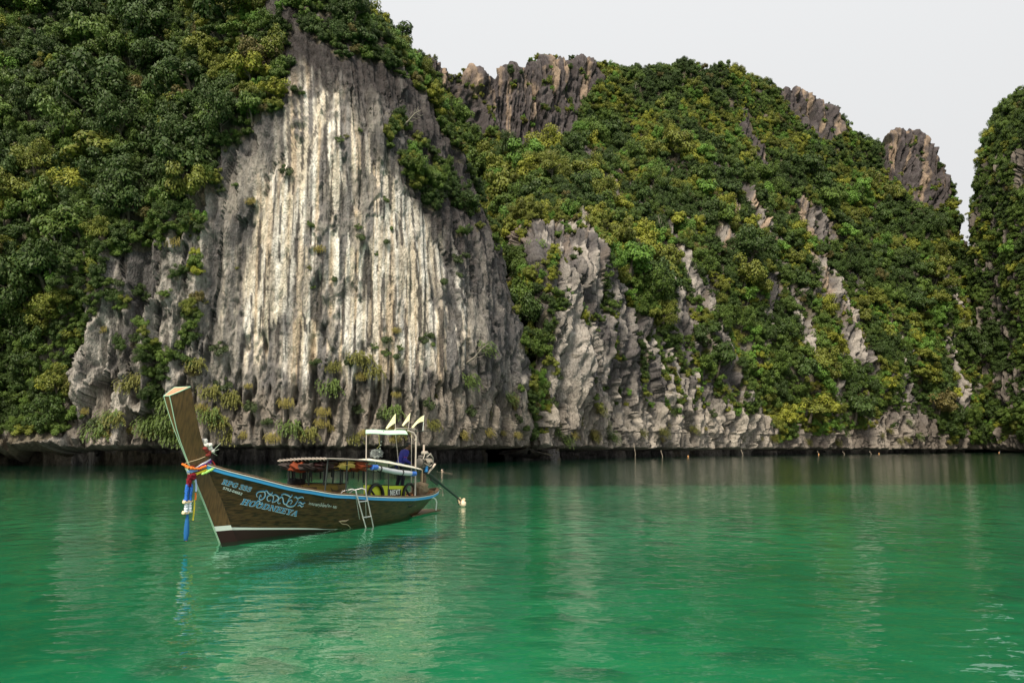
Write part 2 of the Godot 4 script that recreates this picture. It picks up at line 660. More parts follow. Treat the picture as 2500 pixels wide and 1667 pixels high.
func scatter(s: Sheet, tries: int, small: float, large: float, where: Callable, most: Callable, seed_: int, gap: float) -> Array[Plant]:
	var out: Array[Plant] = []
	var r := RandomNumberGenerator.new()
	r.seed = seed_
	var near := {}
	var tone_n := noise(FastNoiseLite.TYPE_SIMPLEX_SMOOTH, 0.05, 3, FastNoiseLite.FRACTAL_FBM, seed_)
	for k in tries:
		var i := r.randi_range(1, s.nu - 2)
		var j := r.randi_range(1, s.nv - 2)
		var at := j * s.nu + i
		var roll := r.randf()
		var size := lerpf(small, large, pow(r.randf(), 2.6))
		var pick := r.randf()
		var turn := r.randf() * TAU
		var shade := r.randf_range(0.75, 1.25)
		var form := r.randi_range(0, 5)
		if s.green[at] < 0.9:
			continue
		var p := s.p[at]
		size = minf(size, most.call(p) * (0.7 + 0.3 * pick))
		# keep clear of bare rock
		var st := int(size * 0.8 / 0.28)
		var open := 0
		for o in [[-st, 0], [st, 0], [0, -st], [0, st], [-st, -st], [st, -st]]:
			if s.green[clampi(j + o[1], 0, s.nv - 1) * s.nu + clampi(i + o[0], 0, s.nu - 1)] < 0.5:
				open += 1
		if open:
			size = minf(size, maxf(0.9, size * (1.0 - 0.16 * open)))
		var cell := Vector3i((p / 3.0).floor())
		var ok := true
		for dx in [-1, 0, 1]:
			for dy in [-1, 0, 1]:
				for dz in [-1, 0, 1]:
					for other in near.get(cell + Vector3i(dx, dy, dz), []):
						if p.distance_to(other.at) < (size + other.size) * gap:
							ok = false
		if not ok:
			continue
		var sees := project(p + Vector3(0, size, 0))
		if sees.x < -0.14 or sees.x > 1.14 or sees.y < -0.3:
			if roll > 0.25:
				continue
		var t := Plant.new()
		t.at = p
		t.nrm = s.n[at]
		t.size = size
		t.turn = turn
		t.form = form
		t.sees = sees
		var a := tone_n.get_noise_3d(p.x, p.y, p.z) * 1.35 + pick * 0.62 + (0.08 if seed_ == 102 else 0.0)
		if seed_ == 102 and p.x < 42.0 and p.y > 40.0 and p.y < 78.0 and p.z > -215.0:
			a += 0.22
		t.tone = 0 if a < 0.16 else 1 if a < 0.48 else 2 if a < 0.64 else 4 if a < 0.74 else 3 if a < 0.98 else 2
		if seed_ == 101 and p.x < -42.0 and t.tone > 1 and pick < 0.9:
			t.tone = 0 if t.tone != 3 else 2
		if seed_ == 103 and pick < 0.75:
			t.tone = mini(t.tone, 1)
		if t.tone == 3 and pick < 0.35:
			t.tone = 4
		if pick > 0.985:
			t.tone = 5
		t.tint = tone_color(t.tone) * shade
		t.where = where.call(t)
		t.big = size / p.distance_to(EYE)
		out.append(t)
		if not near.has(cell):
			near[cell] = []
		near[cell].append(t)
	return out


func place_of(t: Plant) -> Transform3D:
	# stands on the slope, leans a little out of it
	var up := (Vector3.UP + t.nrm * Vector3(0.35, 0.1, 0.35)).normalized()
	var b := Basis(Quaternion(Vector3.UP, up)) * Basis(Vector3.UP, t.turn)
	var flatter := 0.8 + 0.5 * absf(sin(t.turn * 3.0))
	return Transform3D(b.scaled_local(Vector3(t.size * (0.78 + 0.5 * absf(sin(t.turn * 7.0))), t.size * flatter, t.size)), t.at + t.nrm * t.size * 0.28 - Vector3(0, t.size * 0.25, 0))


func most_a(p: Vector3) -> float:
	return 1.7 if p.x < -40.0 and p.x > -56.0 and p.y < 31.0 else 2.4 if p.x > -22.0 else 9.0


func most_b(p: Vector3) -> float:
	if Geometry2D.is_point_in_polygon(Vector2(p.x, p.y), rock_b.P1):
		return 1.5
	return 2.3 if p.y > 104.0 else 9.0


func most_c(_p: Vector3) -> float:
	return 3.2


func where_a(t: Plant) -> String:
	if t.at.y > 52.0:
		return "on the rim above the pale cliff" if t.at.x > -34.0 else "high on the slope at upper left"
	if t.at.x > -18.0:
		return "on the headland's dark right shoulder"
	if t.at.x > -41.0:
		return "beside the pale cliff's upper left edge"
	if t.at.y > 32.0:
		return "halfway up the slope on the left"
	if t.at.x > -56.0:
		return "among broken rocks left of the cliff"
	return "low on the shaded left slope"


func where_b(t: Plant) -> String:
	if t.at.x < 6.0 and t.at.z > -200.0:
		return "in the gully beside the pale headland"
	if t.at.x < 36.0 and t.at.y < 70.0:
		return "on the knoll above the grey outcrop" if t.at.y > 42.0 else "in the cracks of the grey outcrop"
	if t.at.y > 105.0:
		return "near the skyline of the long hill"
	if t.at.x < 75.0:
		return "midslope right of the grey outcrop" if t.at.y < 55.0 else "on the upper slope behind the grey outcrop"
	return "low on the long hill's right part" if t.at.y < 45.0 else "on the right flank of the long hill"


func where_c(t: Plant) -> String:
	return "on the dark cliff at the right edge"


func vegetation() -> void:
	rng.seed = 21
	var crowns := [crown_mesh(18, 185, 1.0, 0.115, 0.2), crown_mesh(15, 185, 1.15, 0.13, 0.5), crown_mesh(16, 200, 0.6, 0.115, 0.1), crown_mesh(24, 160, 1.05, 0.105, 0.2), crown_mesh(21, 200, 0.95, 0.09, 0.3), crown_mesh(17, 180, 0.85, 0.15, 0.6)]
	var trunks := [trunk_mesh(0.1), trunk_mesh(-0.15)]
	var leaf_tones := []
	for t in 6:
		var m: StandardMaterial3D = M.leaf.duplicate()
		m.albedo_color = tone_color(t).linear_to_srgb()
		leaf_tones.append(m)
	var all: Array[Plant] = []
	var rest := {"a": [], "b": [], "c": []}
	var pa := scatter(sheet_a, 60000, 1.0, 4.6, where_a, most_a, 101, 0.46)
	var pb := scatter(sheet_b, 120000, 1.3, 5.6, where_b, most_b, 102, 0.46)
	var pc := scatter(sheet_c, 26000, 1.6, 3.8, where_c, most_c, 103, 0.45)
	for t in pa:
		t.big *= 1.0
	all.append_array(pa)
	all.append_array(pb)
	all.append_array(pc)
	var ranked := all.duplicate()
	ranked.sort_custom(func(x: Plant, y: Plant) -> bool: return x.big > y.big)
	var chosen := {}
	var singles: Array[Plant] = []
	for t in ranked:
		if singles.size() >= 290:
			break
		if t.sees.x > 0.0 and t.sees.x < 1.0 and t.sees.y > 0.0:
			singles.append(t)
			chosen[t] = true
	name_plants(singles, "tree")
	for t in singles:
		var o := base("tree")
		o.transform = place_of(t)
		put("crown", crowns[t.form], leaf_tones[t.tone], o)
		put("trunk", trunks[t.form % 2], M.bark, o)
		tag(o, t.get_meta("label"), "tree", "trees on the limestone slopes")
	var masses := [[pa, "forest", "mass of smaller trees covering the slopes of the pale headland"], [pb, "forest", "mass of trees covering the long hill behind"], [pc, "forest", "mass of trees clinging to the dark right hand cliff"]]
	for mass in masses:
		var root := base(mass[1])
		tag(root, mass[2], "forest", "", "stuff")
		for form in 6:
			var list: Array[Plant] = []
			for t in mass[0]:
				if t.form == form and not chosen.has(t):
					list.append(t)
			if list.is_empty():
				continue
			var mm := MultiMesh.new()
			mm.transform_format = MultiMesh.TRANSFORM_3D
			mm.use_colors = true
			mm.mesh = crowns[form]
			mm.instance_count = list.size()
			for i in list.size():
				mm.set_instance_transform(i, place_of(list[i]))
				mm.set_instance_color(i, list[i].tint)
			var node := MultiMeshInstance3D.new()
			node.name = "foliage"
			node.multimesh = mm
			node.material_override = M.leaf
			node.set_meta("kind", "stuff")
			root.add_child(node, true)
	ledge_plants()
	dead_wood()
	print("trees ", pa.size(), " ", pb.size(), " ", pc.size())


func ledge_plants() -> void:
	# bushes and hanging tufts that root in cracks of the bare faces
	var r := RandomNumberGenerator.new()
	r.seed = 77
	var bushes := [crown_mesh(7, 130, 0.8, 0.17, 0.7), crown_mesh(6, 150, 0.6, 0.14, 0.9)]
	var tufts := [tuft_mesh(70), tuft_mesh(55)]
	var looks := {"olive-green": mat(Color(0.115, 0.12, 0.025), 0.6), "mid-green": mat(Color(0.07, 0.11, 0.022), 0.6), "dark-green": mat(Color(0.042, 0.065, 0.018), 0.6), "yellowish": mat(Color(0.20, 0.175, 0.045), 0.7)}
	for k in looks:
		looks[k].vertex_color_use_as_albedo = true
		looks[k].cull_mode = BaseMaterial3D.CULL_DISABLED
		looks[k].backlight_enabled = true
		looks[k].backlight = Color(0.3, 0.3, 0.15)
	var group_n := noise(FastNoiseLite.TYPE_SIMPLEX_SMOOTH, 0.11, 2, FastNoiseLite.FRACTAL_FBM, 78)
	var list: Array[Plant] = []
	for a in [[sheet_a, 150, 0], [sheet_b, 70, 1]]:
		var s: Sheet = a[0]
		var made := 0
		for k in 20000:
			if made >= a[1]:
				break
			var i := r.randi_range(2, s.nu - 3)
			var j := r.randi_range(2, s.nv - 3)
			var at := j * s.nu + i
			var p := s.p[at]
			var roll := r.randf()
			var u := r.randf()
			var v := r.randf()
			if s.green[at] > 0.1 or p.y < 3.6 or p.y > (60.0 if a[2] == 0 else 45.0):
				continue
			var low := 1.0 - smooth(9.0, 20.0, p.y)
			var g := group_n.get_noise_3d(p.x, p.y, p.z)
			if roll > 0.10 + 0.75 * low + 0.7 * maxf(g, 0.0) or g + low * 0.5 < -0.05:
				continue
			var sees := project(p)
			if sees.x < 0.0 or sees.x > 1.0 or sees.y < 0.0:
				continue
			var t := Plant.new()
			t.at = p
			t.nrm = s.n[at]
			t.sees = sees
			t.turn = u * TAU
			var tuft := v < 0.25 + 0.5 * low
			t.form = (0 if u < 0.5 else 1) + (2 if tuft else 0)
			t.size = lerpf(0.45, 1.5, v * v if not tuft else u) * (0.9 if a[2] == 0 else 1.05)
			t.where = ("low on the pale cliff" if p.y < 12.0 else "midway up the pale cliff" if p.y < 32.0 else "high on the pale cliff") if a[2] == 0 else ("low on the grey outcrop" if p.y < 14.0 else "high on the grey outcrop")
			t.tone = (3 if u < 0.45 else 0 if u < 0.8 else 1) if tuft else [0, 1, 2][int(v * 2.99)]
			list.append(t)
			made += 1
	var keys := ["olive-green", "mid-green", "dark-green", "yellowish"]
	var by := {}
	for t in list:
		var text := "%s %s %s %s" % ["large" if t.size > 1.1 else "small" if t.size < 0.75 else "medium", keys[t.tone], "tuft of grass hanging" if t.form > 1 else "bush growing", t.where]
		if not by.has(text):
			by[text] = []
		by[text].append(t)
	order_labels(by)
	for t in list:
		var tuft := t.form > 1
		var o := base("grass_tuft" if tuft else "bush")
		var out := Vector3(t.nrm.x, 0.0, t.nrm.z).normalized()
		var b := Basis.looking_at(-out, Vector3.UP) if tuft else Basis(Quaternion(Vector3.UP, (Vector3.UP + out * 0.7).normalized())) * Basis(Vector3.UP, t.turn)
		o.transform = Transform3D(b.scaled_local(Vector3.ONE * t.size * (1.25 if tuft else 1.0)), t.at - out * 0.1 - Vector3(0, 0.2, 0) * t.size)
		put("blades" if tuft else "foliage", (tufts if tuft else bushes)[t.form % 2], looks[keys[t.tone]], o)
		tag(o, t.get_meta("label"), "grass" if tuft else "bush", "grass tufts hanging on the rock" if tuft else "bushes on the rock faces")


func dead_wood() -> void:
	# bare pale trunks and branches
	var spots := [[sheet_a, -16.5, 48.0, 4.2, 0.75, "broken pale log leaning out of the headland's right shoulder"], [sheet_a, -6.5, 13.5, 4.5, 0.5, "bare branch reaching right near the headland's right edge"], [sheet_a, -58.5, 24.0, 7.0, 0.05, "bare pale trunk standing on the left slope"],
		[sheet_b, 42.0, 122.0, 5.0, 0.1, "bare grey dead tree on the upper slope of the long hill"], [sheet_b, 40.0, 56.0, 7.0, -0.3, "leaning dead trunk on the middle slope"], [sheet_b, 55.0, 62.0, 6.0, -0.15, "dead branch beside the orange rock recess"], [sheet_c, 182.0, 35.0, 5.0, 0.9, "bare branch on the dark right cliff"]]
	for a in spots:
		var s: Sheet = a[0]
		var best := 1e9
		var at := 0
		for k in range(0, s.p.size(), 3):
			var d := Vector2(s.p[k].x - a[1], s.p[k].y - a[2]).length_squared()
			if d < best and s.n[k].z > 0.0:
				best = d
				at = k
		var o := base("dead_tree", s.p[at])
		var n := s.n[at]
		var up := (Vector3(a[4] * 1.6, 1.0, 0) + n * 0.45).normalized()
		var side := up.cross(n).normalized()
		var h: float = a[3]
		var st := SurfaceTool.new()
		st.begin(Mesh.PRIMITIVE_TRIANGLES)
		tube(st, [-n * 0.6, up * h * 0.4 + side * 0.1, up * h * 0.75 - side * 0.15, up * h], [0.15, 0.12, 0.09, 0.04], 7)
		for k in 6:
			var from := up * h * (0.4 + 0.1 * k) + side * 0.05
			var way := (side * (1.0 if k % 2 == 0 else -1.0) + up * 0.6 + n * (0.4 - 0.15 * k)).normalized()
			tube(st, [from, from + way * h * 0.14, from + (way + up * 0.5).normalized() * h * (0.30 - 0.02 * k)], [0.06, 0.045, 0.015], 5)
		st.generate_normals()
		put("trunk", st.commit(), M.deadwood, o)
		tag(o, a[5], "dead tree")


func order_labels(by: Dictionary) -> void:
	for text in by:
		var alike: Array = by[text]
		alike.sort_custom(func(x: Plant, y: Plant) -> bool: return x.sees.x < y.sees.x)
		for i in alike.size():
			var extra := ""
			if alike.size() > 1:
				extra = ", leftmost" if i == 0 else ", rightmost" if i == alike.size() - 1 else ", %s from left" % ["first", "second", "third", "fourth", "fifth", "sixth", "seventh", "eighth", "ninth", "tenth", "eleventh", "twelfth", "thirteenth", "fourteenth", "fifteenth", "sixteenth", "seventeenth", "eighteenth", "nineteenth", "twentieth", "21st", "22nd", "23rd", "24th", "25th"][mini(i, 24)]
			alike[i].set_meta("label", text + extra)


func name_plants(list: Array[Plant], noun: String) -> void:
	# a label for each plant: its look and where it stands; plants that still share one are told apart by their order
	var by := {}
	for t in list:
		var big := "large" if t.size > 2.9 else "small" if t.size < 2.0 else "medium"
		var text := "%s %s %s %s %s" % [big, FORMS[t.form], TONES[t.tone], noun, t.where]
		if not by.has(text):
			by[text] = []
		by[text].append(t)
	order_labels(by)


# ---------------------------------------------------------------- shapes
func new_st() -> SurfaceTool:
	var st := SurfaceTool.new()
	st.begin(Mesh.PRIMITIVE_TRIANGLES)
	return st


func done(st: SurfaceTool) -> ArrayMesh:
	st.generate_normals()
	return st.commit()


func face(st: SurfaceTool, pts: Array, out: Vector3) -> void:
	st.set_smooth_group(-1)
	for i in range(1, pts.size() - 1):
		var a: Vector3 = pts[0]
		var b: Vector3 = pts[i]
		var c: Vector3 = pts[i + 1]
		if (c - a).cross(b - a).dot(out) < 0.0:
			var t := b
			b = c
			c = t
		for q in [a, b, c]:
			st.add_vertex(q)


func box(st: SurfaceTool, at: Vector3, size: Vector3, turn := Basis.IDENTITY, bevel := 0.01) -> void:
	# a box with chamfered edges
	var h := size * 0.5
	var e := minf(bevel, minf(h.x, minf(h.y, h.z)) * 0.6)
	var pt := func(s: Vector3, axis: int) -> Vector3:
		var v := Vector3.ZERO
		for k in 3:
			v[k] = s[k] * (h[k] if k == axis else h[k] - e)
		return at + turn * v
	for axis in 3:
		for sg in [-1.0, 1.0]:
			var o := Vector3.ZERO
			o[axis] = sg
			var pts := []
			for q in [[-1, -1], [1, -1], [1, 1], [-1, 1]]:
				var s := Vector3.ZERO
				s[axis] = sg
				s[(axis + 1) % 3] = q[0]
				s[(axis + 2) % 3] = q[1]
				pts.append(pt.call(s, axis))
			face(st, pts, turn * o)
	for a in 3:
		var b := (a + 1) % 3
		var c := (a + 2) % 3
		for sb in [-1.0, 1.0]:
			for sc in [-1.0, 1.0]:
				var lo := Vector3.ZERO
				lo[a] = -1.0
				lo[b] = sb
				lo[c] = sc
				var hi := lo
				hi[a] = 1.0
				var o := Vector3.ZERO
				o[b] = sb
				o[c] = sc
				face(st, [pt.call(lo, b), pt.call(hi, b), pt.call(hi, c), pt.call(lo, c)], turn * o)
	for sx in [-1.0, 1.0]:
		for sy in [-1.0, 1.0]:
			for sz in [-1.0, 1.0]:
				var s := Vector3(sx, sy, sz)
				face(st, [pt.call(s, 0), pt.call(s, 1), pt.call(s, 2)], turn * s)


func lathe(st: SurfaceTool, at: Vector3, turn: Basis, profile: Array, sides := 16) -> void:
	# profile: [radius, height] along the turned y axis
	st.set_smooth_group(1)
	for i in profile.size() - 1:
		for k in sides:
			var a0 := TAU * k / sides
			var a1 := TAU * (k + 1) / sides
			var p := []
			for q in [[profile[i], a0], [profile[i], a1], [profile[i + 1], a1], [profile[i + 1], a0]]:
				p.append(at + turn * Vector3(cos(q[1]) * q[0][0], q[0][1], sin(q[1]) * q[0][0]))
			for t in [[0, 1, 2], [0, 2, 3]]:
				if (p[t[0]] - p[t[1]]).length() > 1e-6 and (p[t[1]] - p[t[2]]).length() > 1e-6 and (p[t[0]] - p[t[2]]).length() > 1e-6:
					for j in t:
						st.add_vertex(p[j])


func sheet_mesh(st: SurfaceTool, pts: Array, nu: int, flip := false) -> void:
	# a smooth sheet through rows of nu points
	st.set_smooth_group(2)
	var nv := pts.size() / nu
	for j in nv - 1:
		for i in nu - 1:
			var a: Vector3 = pts[j * nu + i]
			var b: Vector3 = pts[j * nu + i + 1]
			var c: Vector3 = pts[(j + 1) * nu + i + 1]
			var d: Vector3 = pts[(j + 1) * nu + i]
			for q in ([a, b, c, a, c, d] if flip else [a, c, b, a, d, c]):
				st.add_vertex(q)


func slab(st: SurfaceTool, pts: Array, nu: int, thick: Vector3) -> void:
	# a sheet with a back and edges
	var nv := pts.size() / nu
	var back := []
	for p in pts:
		back.append(p + thick)
	sheet_mesh(st, pts, nu)
	sheet_mesh(st, back, nu, true)
	var rim := []
	for i in nu:
		rim.append(i)
	for j in range(1, nv):
		rim.append(j * nu + nu - 1)
	for i in range(nu - 2, -1, -1):
		rim.append((nv - 1) * nu + i)
	for j in range(nv - 2, 0, -1):
		rim.append(j * nu)
	st.set_smooth_group(-1)
	for k in rim.size():
		var a: int = rim[k]
		var b: int = rim[(k + 1) % rim.size()]
		for q in [pts[a], back[a], pts[b], pts[b], back[a], back[b]]:
			st.add_vertex(q)


func lump(st: SurfaceTool, at: Vector3, radii: Vector3, rough: float, seed_: int, turn := Basis.IDENTITY, rings := 14) -> void:
	# a crumpled soft body
	var n := noise(FastNoiseLite.TYPE_SIMPLEX_SMOOTH, 1.3, 3, FastNoiseLite.FRACTAL_FBM, seed_)
	var pts := []
	var nu := rings * 2 + 1
	for j in rings + 1:
		var v := PI * j / rings
		for i in nu:
			var u := TAU * (i % (nu - 1)) / (nu - 1)
			var d := Vector3(sin(v) * cos(u), -cos(v), sin(v) * sin(u))
			var q := Vector3(signf(d.x) * pow(absf(d.x), 0.7), signf(d.y) * pow(absf(d.y), 0.8), signf(d.z) * pow(absf(d.z), 0.7))
			pts.append(at + turn * (q * radii * (1.0 + rough * n.get_noise_3dv(d * 1.5))))
	sheet_mesh(st, pts, nu, true)


func hermite(t: Array, x: float) -> float:
	# a smooth curve through a table of [x, y]
	var m := t.size()
	if x <= t[0][0]:
		return t[0][1]
	if x >= t[m - 1][0]:
		return t[m - 1][1]
	var i := 0
	while x > t[i + 1][0]:
		i += 1
	var h: float = t[i + 1][0] - t[i][0]
	var s: float = (t[i + 1][1] - t[i][1]) / h
	var s0: float = s if i == 0 else (t[i][1] - t[i - 1][1]) / (t[i][0] - t[i - 1][0])
	var s1: float = s if i + 2 >= m else (t[i + 2][1] - t[i + 1][1]) / (t[i + 2][0] - t[i + 1][0])
	var m0 := 0.5 * (s + s0) if s * s0 > 0.0 else 0.0
	var m1 := 0.5 * (s + s1) if s * s1 > 0.0 else 0.0
	if i == 0:
		m0 = s
	if i + 2 >= m:
		m1 = s
	var w: float = (x - t[i][0]) / h
	var w2 := w * w
	var w3 := w2 * w
	return (2 * w3 - 3 * w2 + 1) * t[i][1] + (w3 - 2 * w2 + w) * h * m0 + (-2 * w3 + 3 * w2) * t[i + 1][1] + (w3 - w2) * h * m1


# ---------------------------------------------------------------- bodies
func capsule_field(p: Vector3, bones: Array, blend: float) -> float:
	var d := 9.0
	for b in bones:
		var ab: Vector3 = b[1] - b[0]
		var t := clampf((p - b[0]).dot(ab) / maxf(ab.length_squared(), 1e-9), 0.0, 1.0)
		var e := p.distance_to(b[0] + ab * t) - lerpf(b[2], b[3], t)
		var h := maxf(blend - absf(d - e), 0.0) / blend
		d = minf(d, e) - h * h * blend * 0.25
	return d


func body_mesh(bones: Array, cell: float, blend: float) -> ArrayMesh:
	# one skin over tapered bones: surface nets on a grid
	var lo := Vector3(99, 99, 99)
	var hi := -lo
	for b in bones:
		for e in [[b[0], b[2]], [b[1], b[3]]]:
			lo = lo.min(e[0] - Vector3.ONE * (e[1] + cell * 2.0 + blend * 0.3))
			hi = hi.max(e[0] + Vector3.ONE * (e[1] + cell * 2.0 + blend * 0.3))
	var nx := int((hi.x - lo.x) / cell) + 2
	var ny := int((hi.y - lo.y) / cell) + 2
	var nz := int((hi.z - lo.z) / cell) + 2
	var f := PackedFloat32Array()
	f.resize(nx * ny * nz)
	f.fill(9.0)
	for k in nz:
		for j in ny:
			for i in nx:
				f[(k * ny + j) * nx + i] = capsule_field(lo + Vector3(i, j, k) * cell, bones, blend)
	var spot := {}
	var v := PackedVector3Array()
	var idx := PackedInt32Array()
	var corners := [Vector3i(0, 0, 0), Vector3i(1, 0, 0), Vector3i(0, 1, 0), Vector3i(1, 1, 0), Vector3i(0, 0, 1), Vector3i(1, 0, 1), Vector3i(0, 1, 1), Vector3i(1, 1, 1)]
	var edges := [[0, 1], [2, 3], [4, 5], [6, 7], [0, 2], [1, 3], [4, 6], [5, 7], [0, 4], [1, 5], [2, 6], [3, 7]]
	for k in nz - 1:
		for j in ny - 1:
			for i in nx - 1:
				var at := (k * ny + j) * nx + i
				if absf(f[at]) > cell * 2.5:
					continue
				var val := []
				for c in corners:
					val.append(f[((k + c.z) * ny + j + c.y) * nx + i + c.x])
				var sum := Vector3.ZERO
				var count := 0
				for e in edges:
					var a: float = val[e[0]]
					var b: float = val[e[1]]
					if (a < 0.0) != (b < 0.0):
						sum += Vector3(corners[e[0]]).lerp(Vector3(corners[e[1]]), a / (a - b))
						count += 1
				if count:
					spot[at] = v.size()
					v.append(lo + (Vector3(i, j, k) + sum / count) * cell)
	for at in spot:
		var i: int = at % nx
		var j: int = (at / nx) % ny
		var k: int = at / (nx * ny)
		if i == 0 or j == 0 or k == 0:
			continue
		for axis in 3:
			var step: int = [1, nx, nx * ny][axis]
			var inside: bool = f[at] < 0.0
			if inside == (f[at + step] < 0.0):
				continue
			var u: int = [nx, nx * ny, 1][axis]
			var w: int = [nx * ny, 1, nx][axis]
			var q := [spot.get(at, -1), spot.get(at - u, -1), spot.get(at - u - w, -1), spot.get(at - w, -1)]
			if q.has(-1):
				continue
			if not inside:
				q.reverse()
			for t in [q[0], q[2], q[1], q[0], q[3], q[2]]:
				idx.append(t)
	var n := PackedVector3Array()
	for p in v:
		var e := cell * 0.4
		n.append(Vector3(capsule_field(p + Vector3(e, 0, 0), bones, blend) - capsule_field(p - Vector3(e, 0, 0), bones, blend),
			capsule_field(p + Vector3(0, e, 0), bones, blend) - capsule_field(p - Vector3(0, e, 0), bones, blend),
			capsule_field(p + Vector3(0, 0, e), bones, blend) - capsule_field(p - Vector3(0, 0, e), bones, blend)).normalized())
	return add_arrays(v, n, idx)


func join_meshes(list: Array) -> ArrayMesh:
	var st := SurfaceTool.new()
	for m in list:
		st.append_from(m, 0, Transform3D.IDENTITY)
	return st.commit()


# ---------------------------------------------------------------- the boat
const BOAT_AT := Vector3(-3.69, 0, -28.1)
const BOAT_TURN := -2.0439
const HALF := [[-1.85, 0.03], [-1.75, 0.14], [-1.5, 0.29], [-1.0, 0.46], [0.0, 0.70], [1.5, 0.86], [3.2, 0.93], [4.6, 0.91], [5.4, 0.86], [6.2, 0.74], [6.9, 0.65], [7.9, 0.44], [8.6, 0.24], [8.95, 0.13]]
const SHEER := [[-1.85, 0.92], [-1.3, 0.82], [-0.5, 0.77], [0.5, 0.77], [1.3, 0.80], [3.4, 0.94], [4.6, 1.06], [5.33, 1.13], [6.13, 1.28], [6.75, 1.39], [7.87, 1.70], [8.6, 1.92], [8.95, 2.05]]
const STEM := [[-0.5, 8.18], [0.0, 8.46], [1.0, 9.0], [1.55, 9.31], [2.05, 9.58], [2.87, 10.01], [3.69, 10.33]]
const AFT := [[-0.4, 0.9], [-0.15, 0.1], [0.0, -0.35], [0.4, -1.15], [0.75, -1.7], [0.95, -1.87]]
const KEEL := -0.35


func L(s: float, y: float, w: float) -> Vector3:
	# boat axes: s forward from the stern, y up from the water, w towards the near (port) side
	return Vector3(s, y, -w)


func bow_end(y: float) -> float:
	return hermite(STEM, y) - 0.45


func hull_at(q: float, part: float, off := 0.0, side := 1.0) -> Vector3:
	# q from stern to bow, part from just under the water to the sheer
	var ss := -1.85 + q * 10.8
	var y := lerpf(-0.1, hermite(SHEER, ss), part)
	var t := (y - KEEL) / (hermite(SHEER, ss) - KEEL)
	var e := 0.38 + 0.47 * q * q * q
	return L(lerpf(hermite(AFT, y), bow_end(y), q), y, side * (hermite(HALF, ss) * pow(t, e) + off))


func hull_q(s: float, y: float) -> float:
	return clampf((s - hermite(AFT, y)) / (bow_end(y) - hermite(AFT, y)), 0.0, 1.0)


func on_hull(s: float, y: float, off: float) -> Vector3:
	# the point of the near side at that length and height
	var q := hull_q(s, y)
	var ss := -1.85 + q * 10.8
	var t := clampf((y - KEEL) / (hermite(SHEER, ss) - KEEL), 0.0, 1.0)
	return L(s, y, hermite(HALF, ss) * pow(t, 0.38 + 0.47 * q * q * q) + off)


func on_boat(called: String, s := 0.0, y := 0.0, w := 0.0, turn := 0.0) -> Node3D:
	var o := base(called)
	o.transform = Transform3D(Basis(Vector3.UP, BOAT_TURN), BOAT_AT) * Transform3D(Basis(Vector3.UP, turn), L(s, y, w))
	return o


func hull_band(st: SurfaceTool, s0: float, s1: float, upper: Callable, lower: Callable, off: float, steps := 80, side := 1.0) -> void:
	var pts := []
	for i in steps + 1:
		var s := lerpf(s0, s1, float(i) / steps)
		for k in 3:
			var y: float = lerpf(lower.call(s), upper.call(s), k / 2.0)
			var p := on_hull(s, y, off)
			p.z *= side
			pts.append(p)
	sheet_mesh(st, pts, 3, side < 0.0)


func stroke(st: SurfaceTool, pts: PackedVector2Array, wide: float, off: float, shift := Vector2.ZERO) -> void:
	# a brush stroke on the near side of the hull, along points of (length, height)
	var c := Curve2D.new()
	for p in pts:
		c.add_point(p + shift)
	for i in range(1, pts.size() - 1):
		var t := (pts[i + 1] - pts[i - 1]) * 0.17
		c.set_point_in(i, -t)
		c.set_point_out(i, t)
	var line := c.tessellate_even_length(4, 0.02)
	var out := []
	for i in line.size():
		var d := (line[mini(i + 1, line.size() - 1)] - line[maxi(i - 1, 0)]).normalized()
		var n := Vector2(-d.y, d.x) * wide * 0.5 * (0.55 + 0.45 * sin(PI * clampf(float(i) / maxi(line.size() - 1, 1) * 1.2 - 0.1, 0.0, 1.0)))
		for q in [line[i] - n, line[i] + n]:
			out.append(on_hull(q.x, q.y, off))
	if line.size() > 1:
		sheet_mesh(st, out, 2)


func lettering(text: String, font_name: String, weight: int, slant: float, from: Vector2, to: Vector2, tall: float, off: float, shift := Vector2.ZERO, fat := 0.0) -> ArrayMesh:
	# letters laid on the near side of the hull; from and to: ends of the base line as (length, height)
	var font := SystemFont.new()
	font.font_names = PackedStringArray([font_name])
	font.font_weight = weight
	var tm := TextMesh.new()
	tm.text = text
	tm.font = font
	tm.font_size = 64
	tm.pixel_size = 0.01
	tm.depth = 0.0
	tm.curve_step = 2.0
	tm.horizontal_alignment = HORIZONTAL_ALIGNMENT_LEFT
	tm.vertical_alignment = VERTICAL_ALIGNMENT_BOTTOM
	var arrays := tm.surface_get_arrays(0)
	var v: PackedVector3Array = arrays[Mesh.ARRAY_VERTEX]
	var lo := v[0]
	var hi := v[0]
	for p in v:
		lo = lo.min(p)
		hi = hi.max(p)
	var along := (to - from)
	var wide := along.length()
	var ax := along.normalized()
	var up := Vector2(0.0, 1.0)
	var mid := (lo + hi) * 0.5
	for i in v.size():
		var a := (v[i].x - lo.x) / (hi.x - lo.x)
		var b := (v[i].y - lo.y) / (hi.y - lo.y) * tall
		var q := from + ax * (a * (wide - slant * tall) + b * slant) + up * b + shift
		v[i] = on_hull(q.x, q.y, off)
	var st := new_st()
	var idx = arrays[Mesh.ARRAY_INDEX]
	st.set_smooth_group(-1)
	if idx != null and idx.size():
		for i in idx:
			st.add_vertex(v[i])
	else:
		for p in v:
			st.add_vertex(p)
	return done(st)


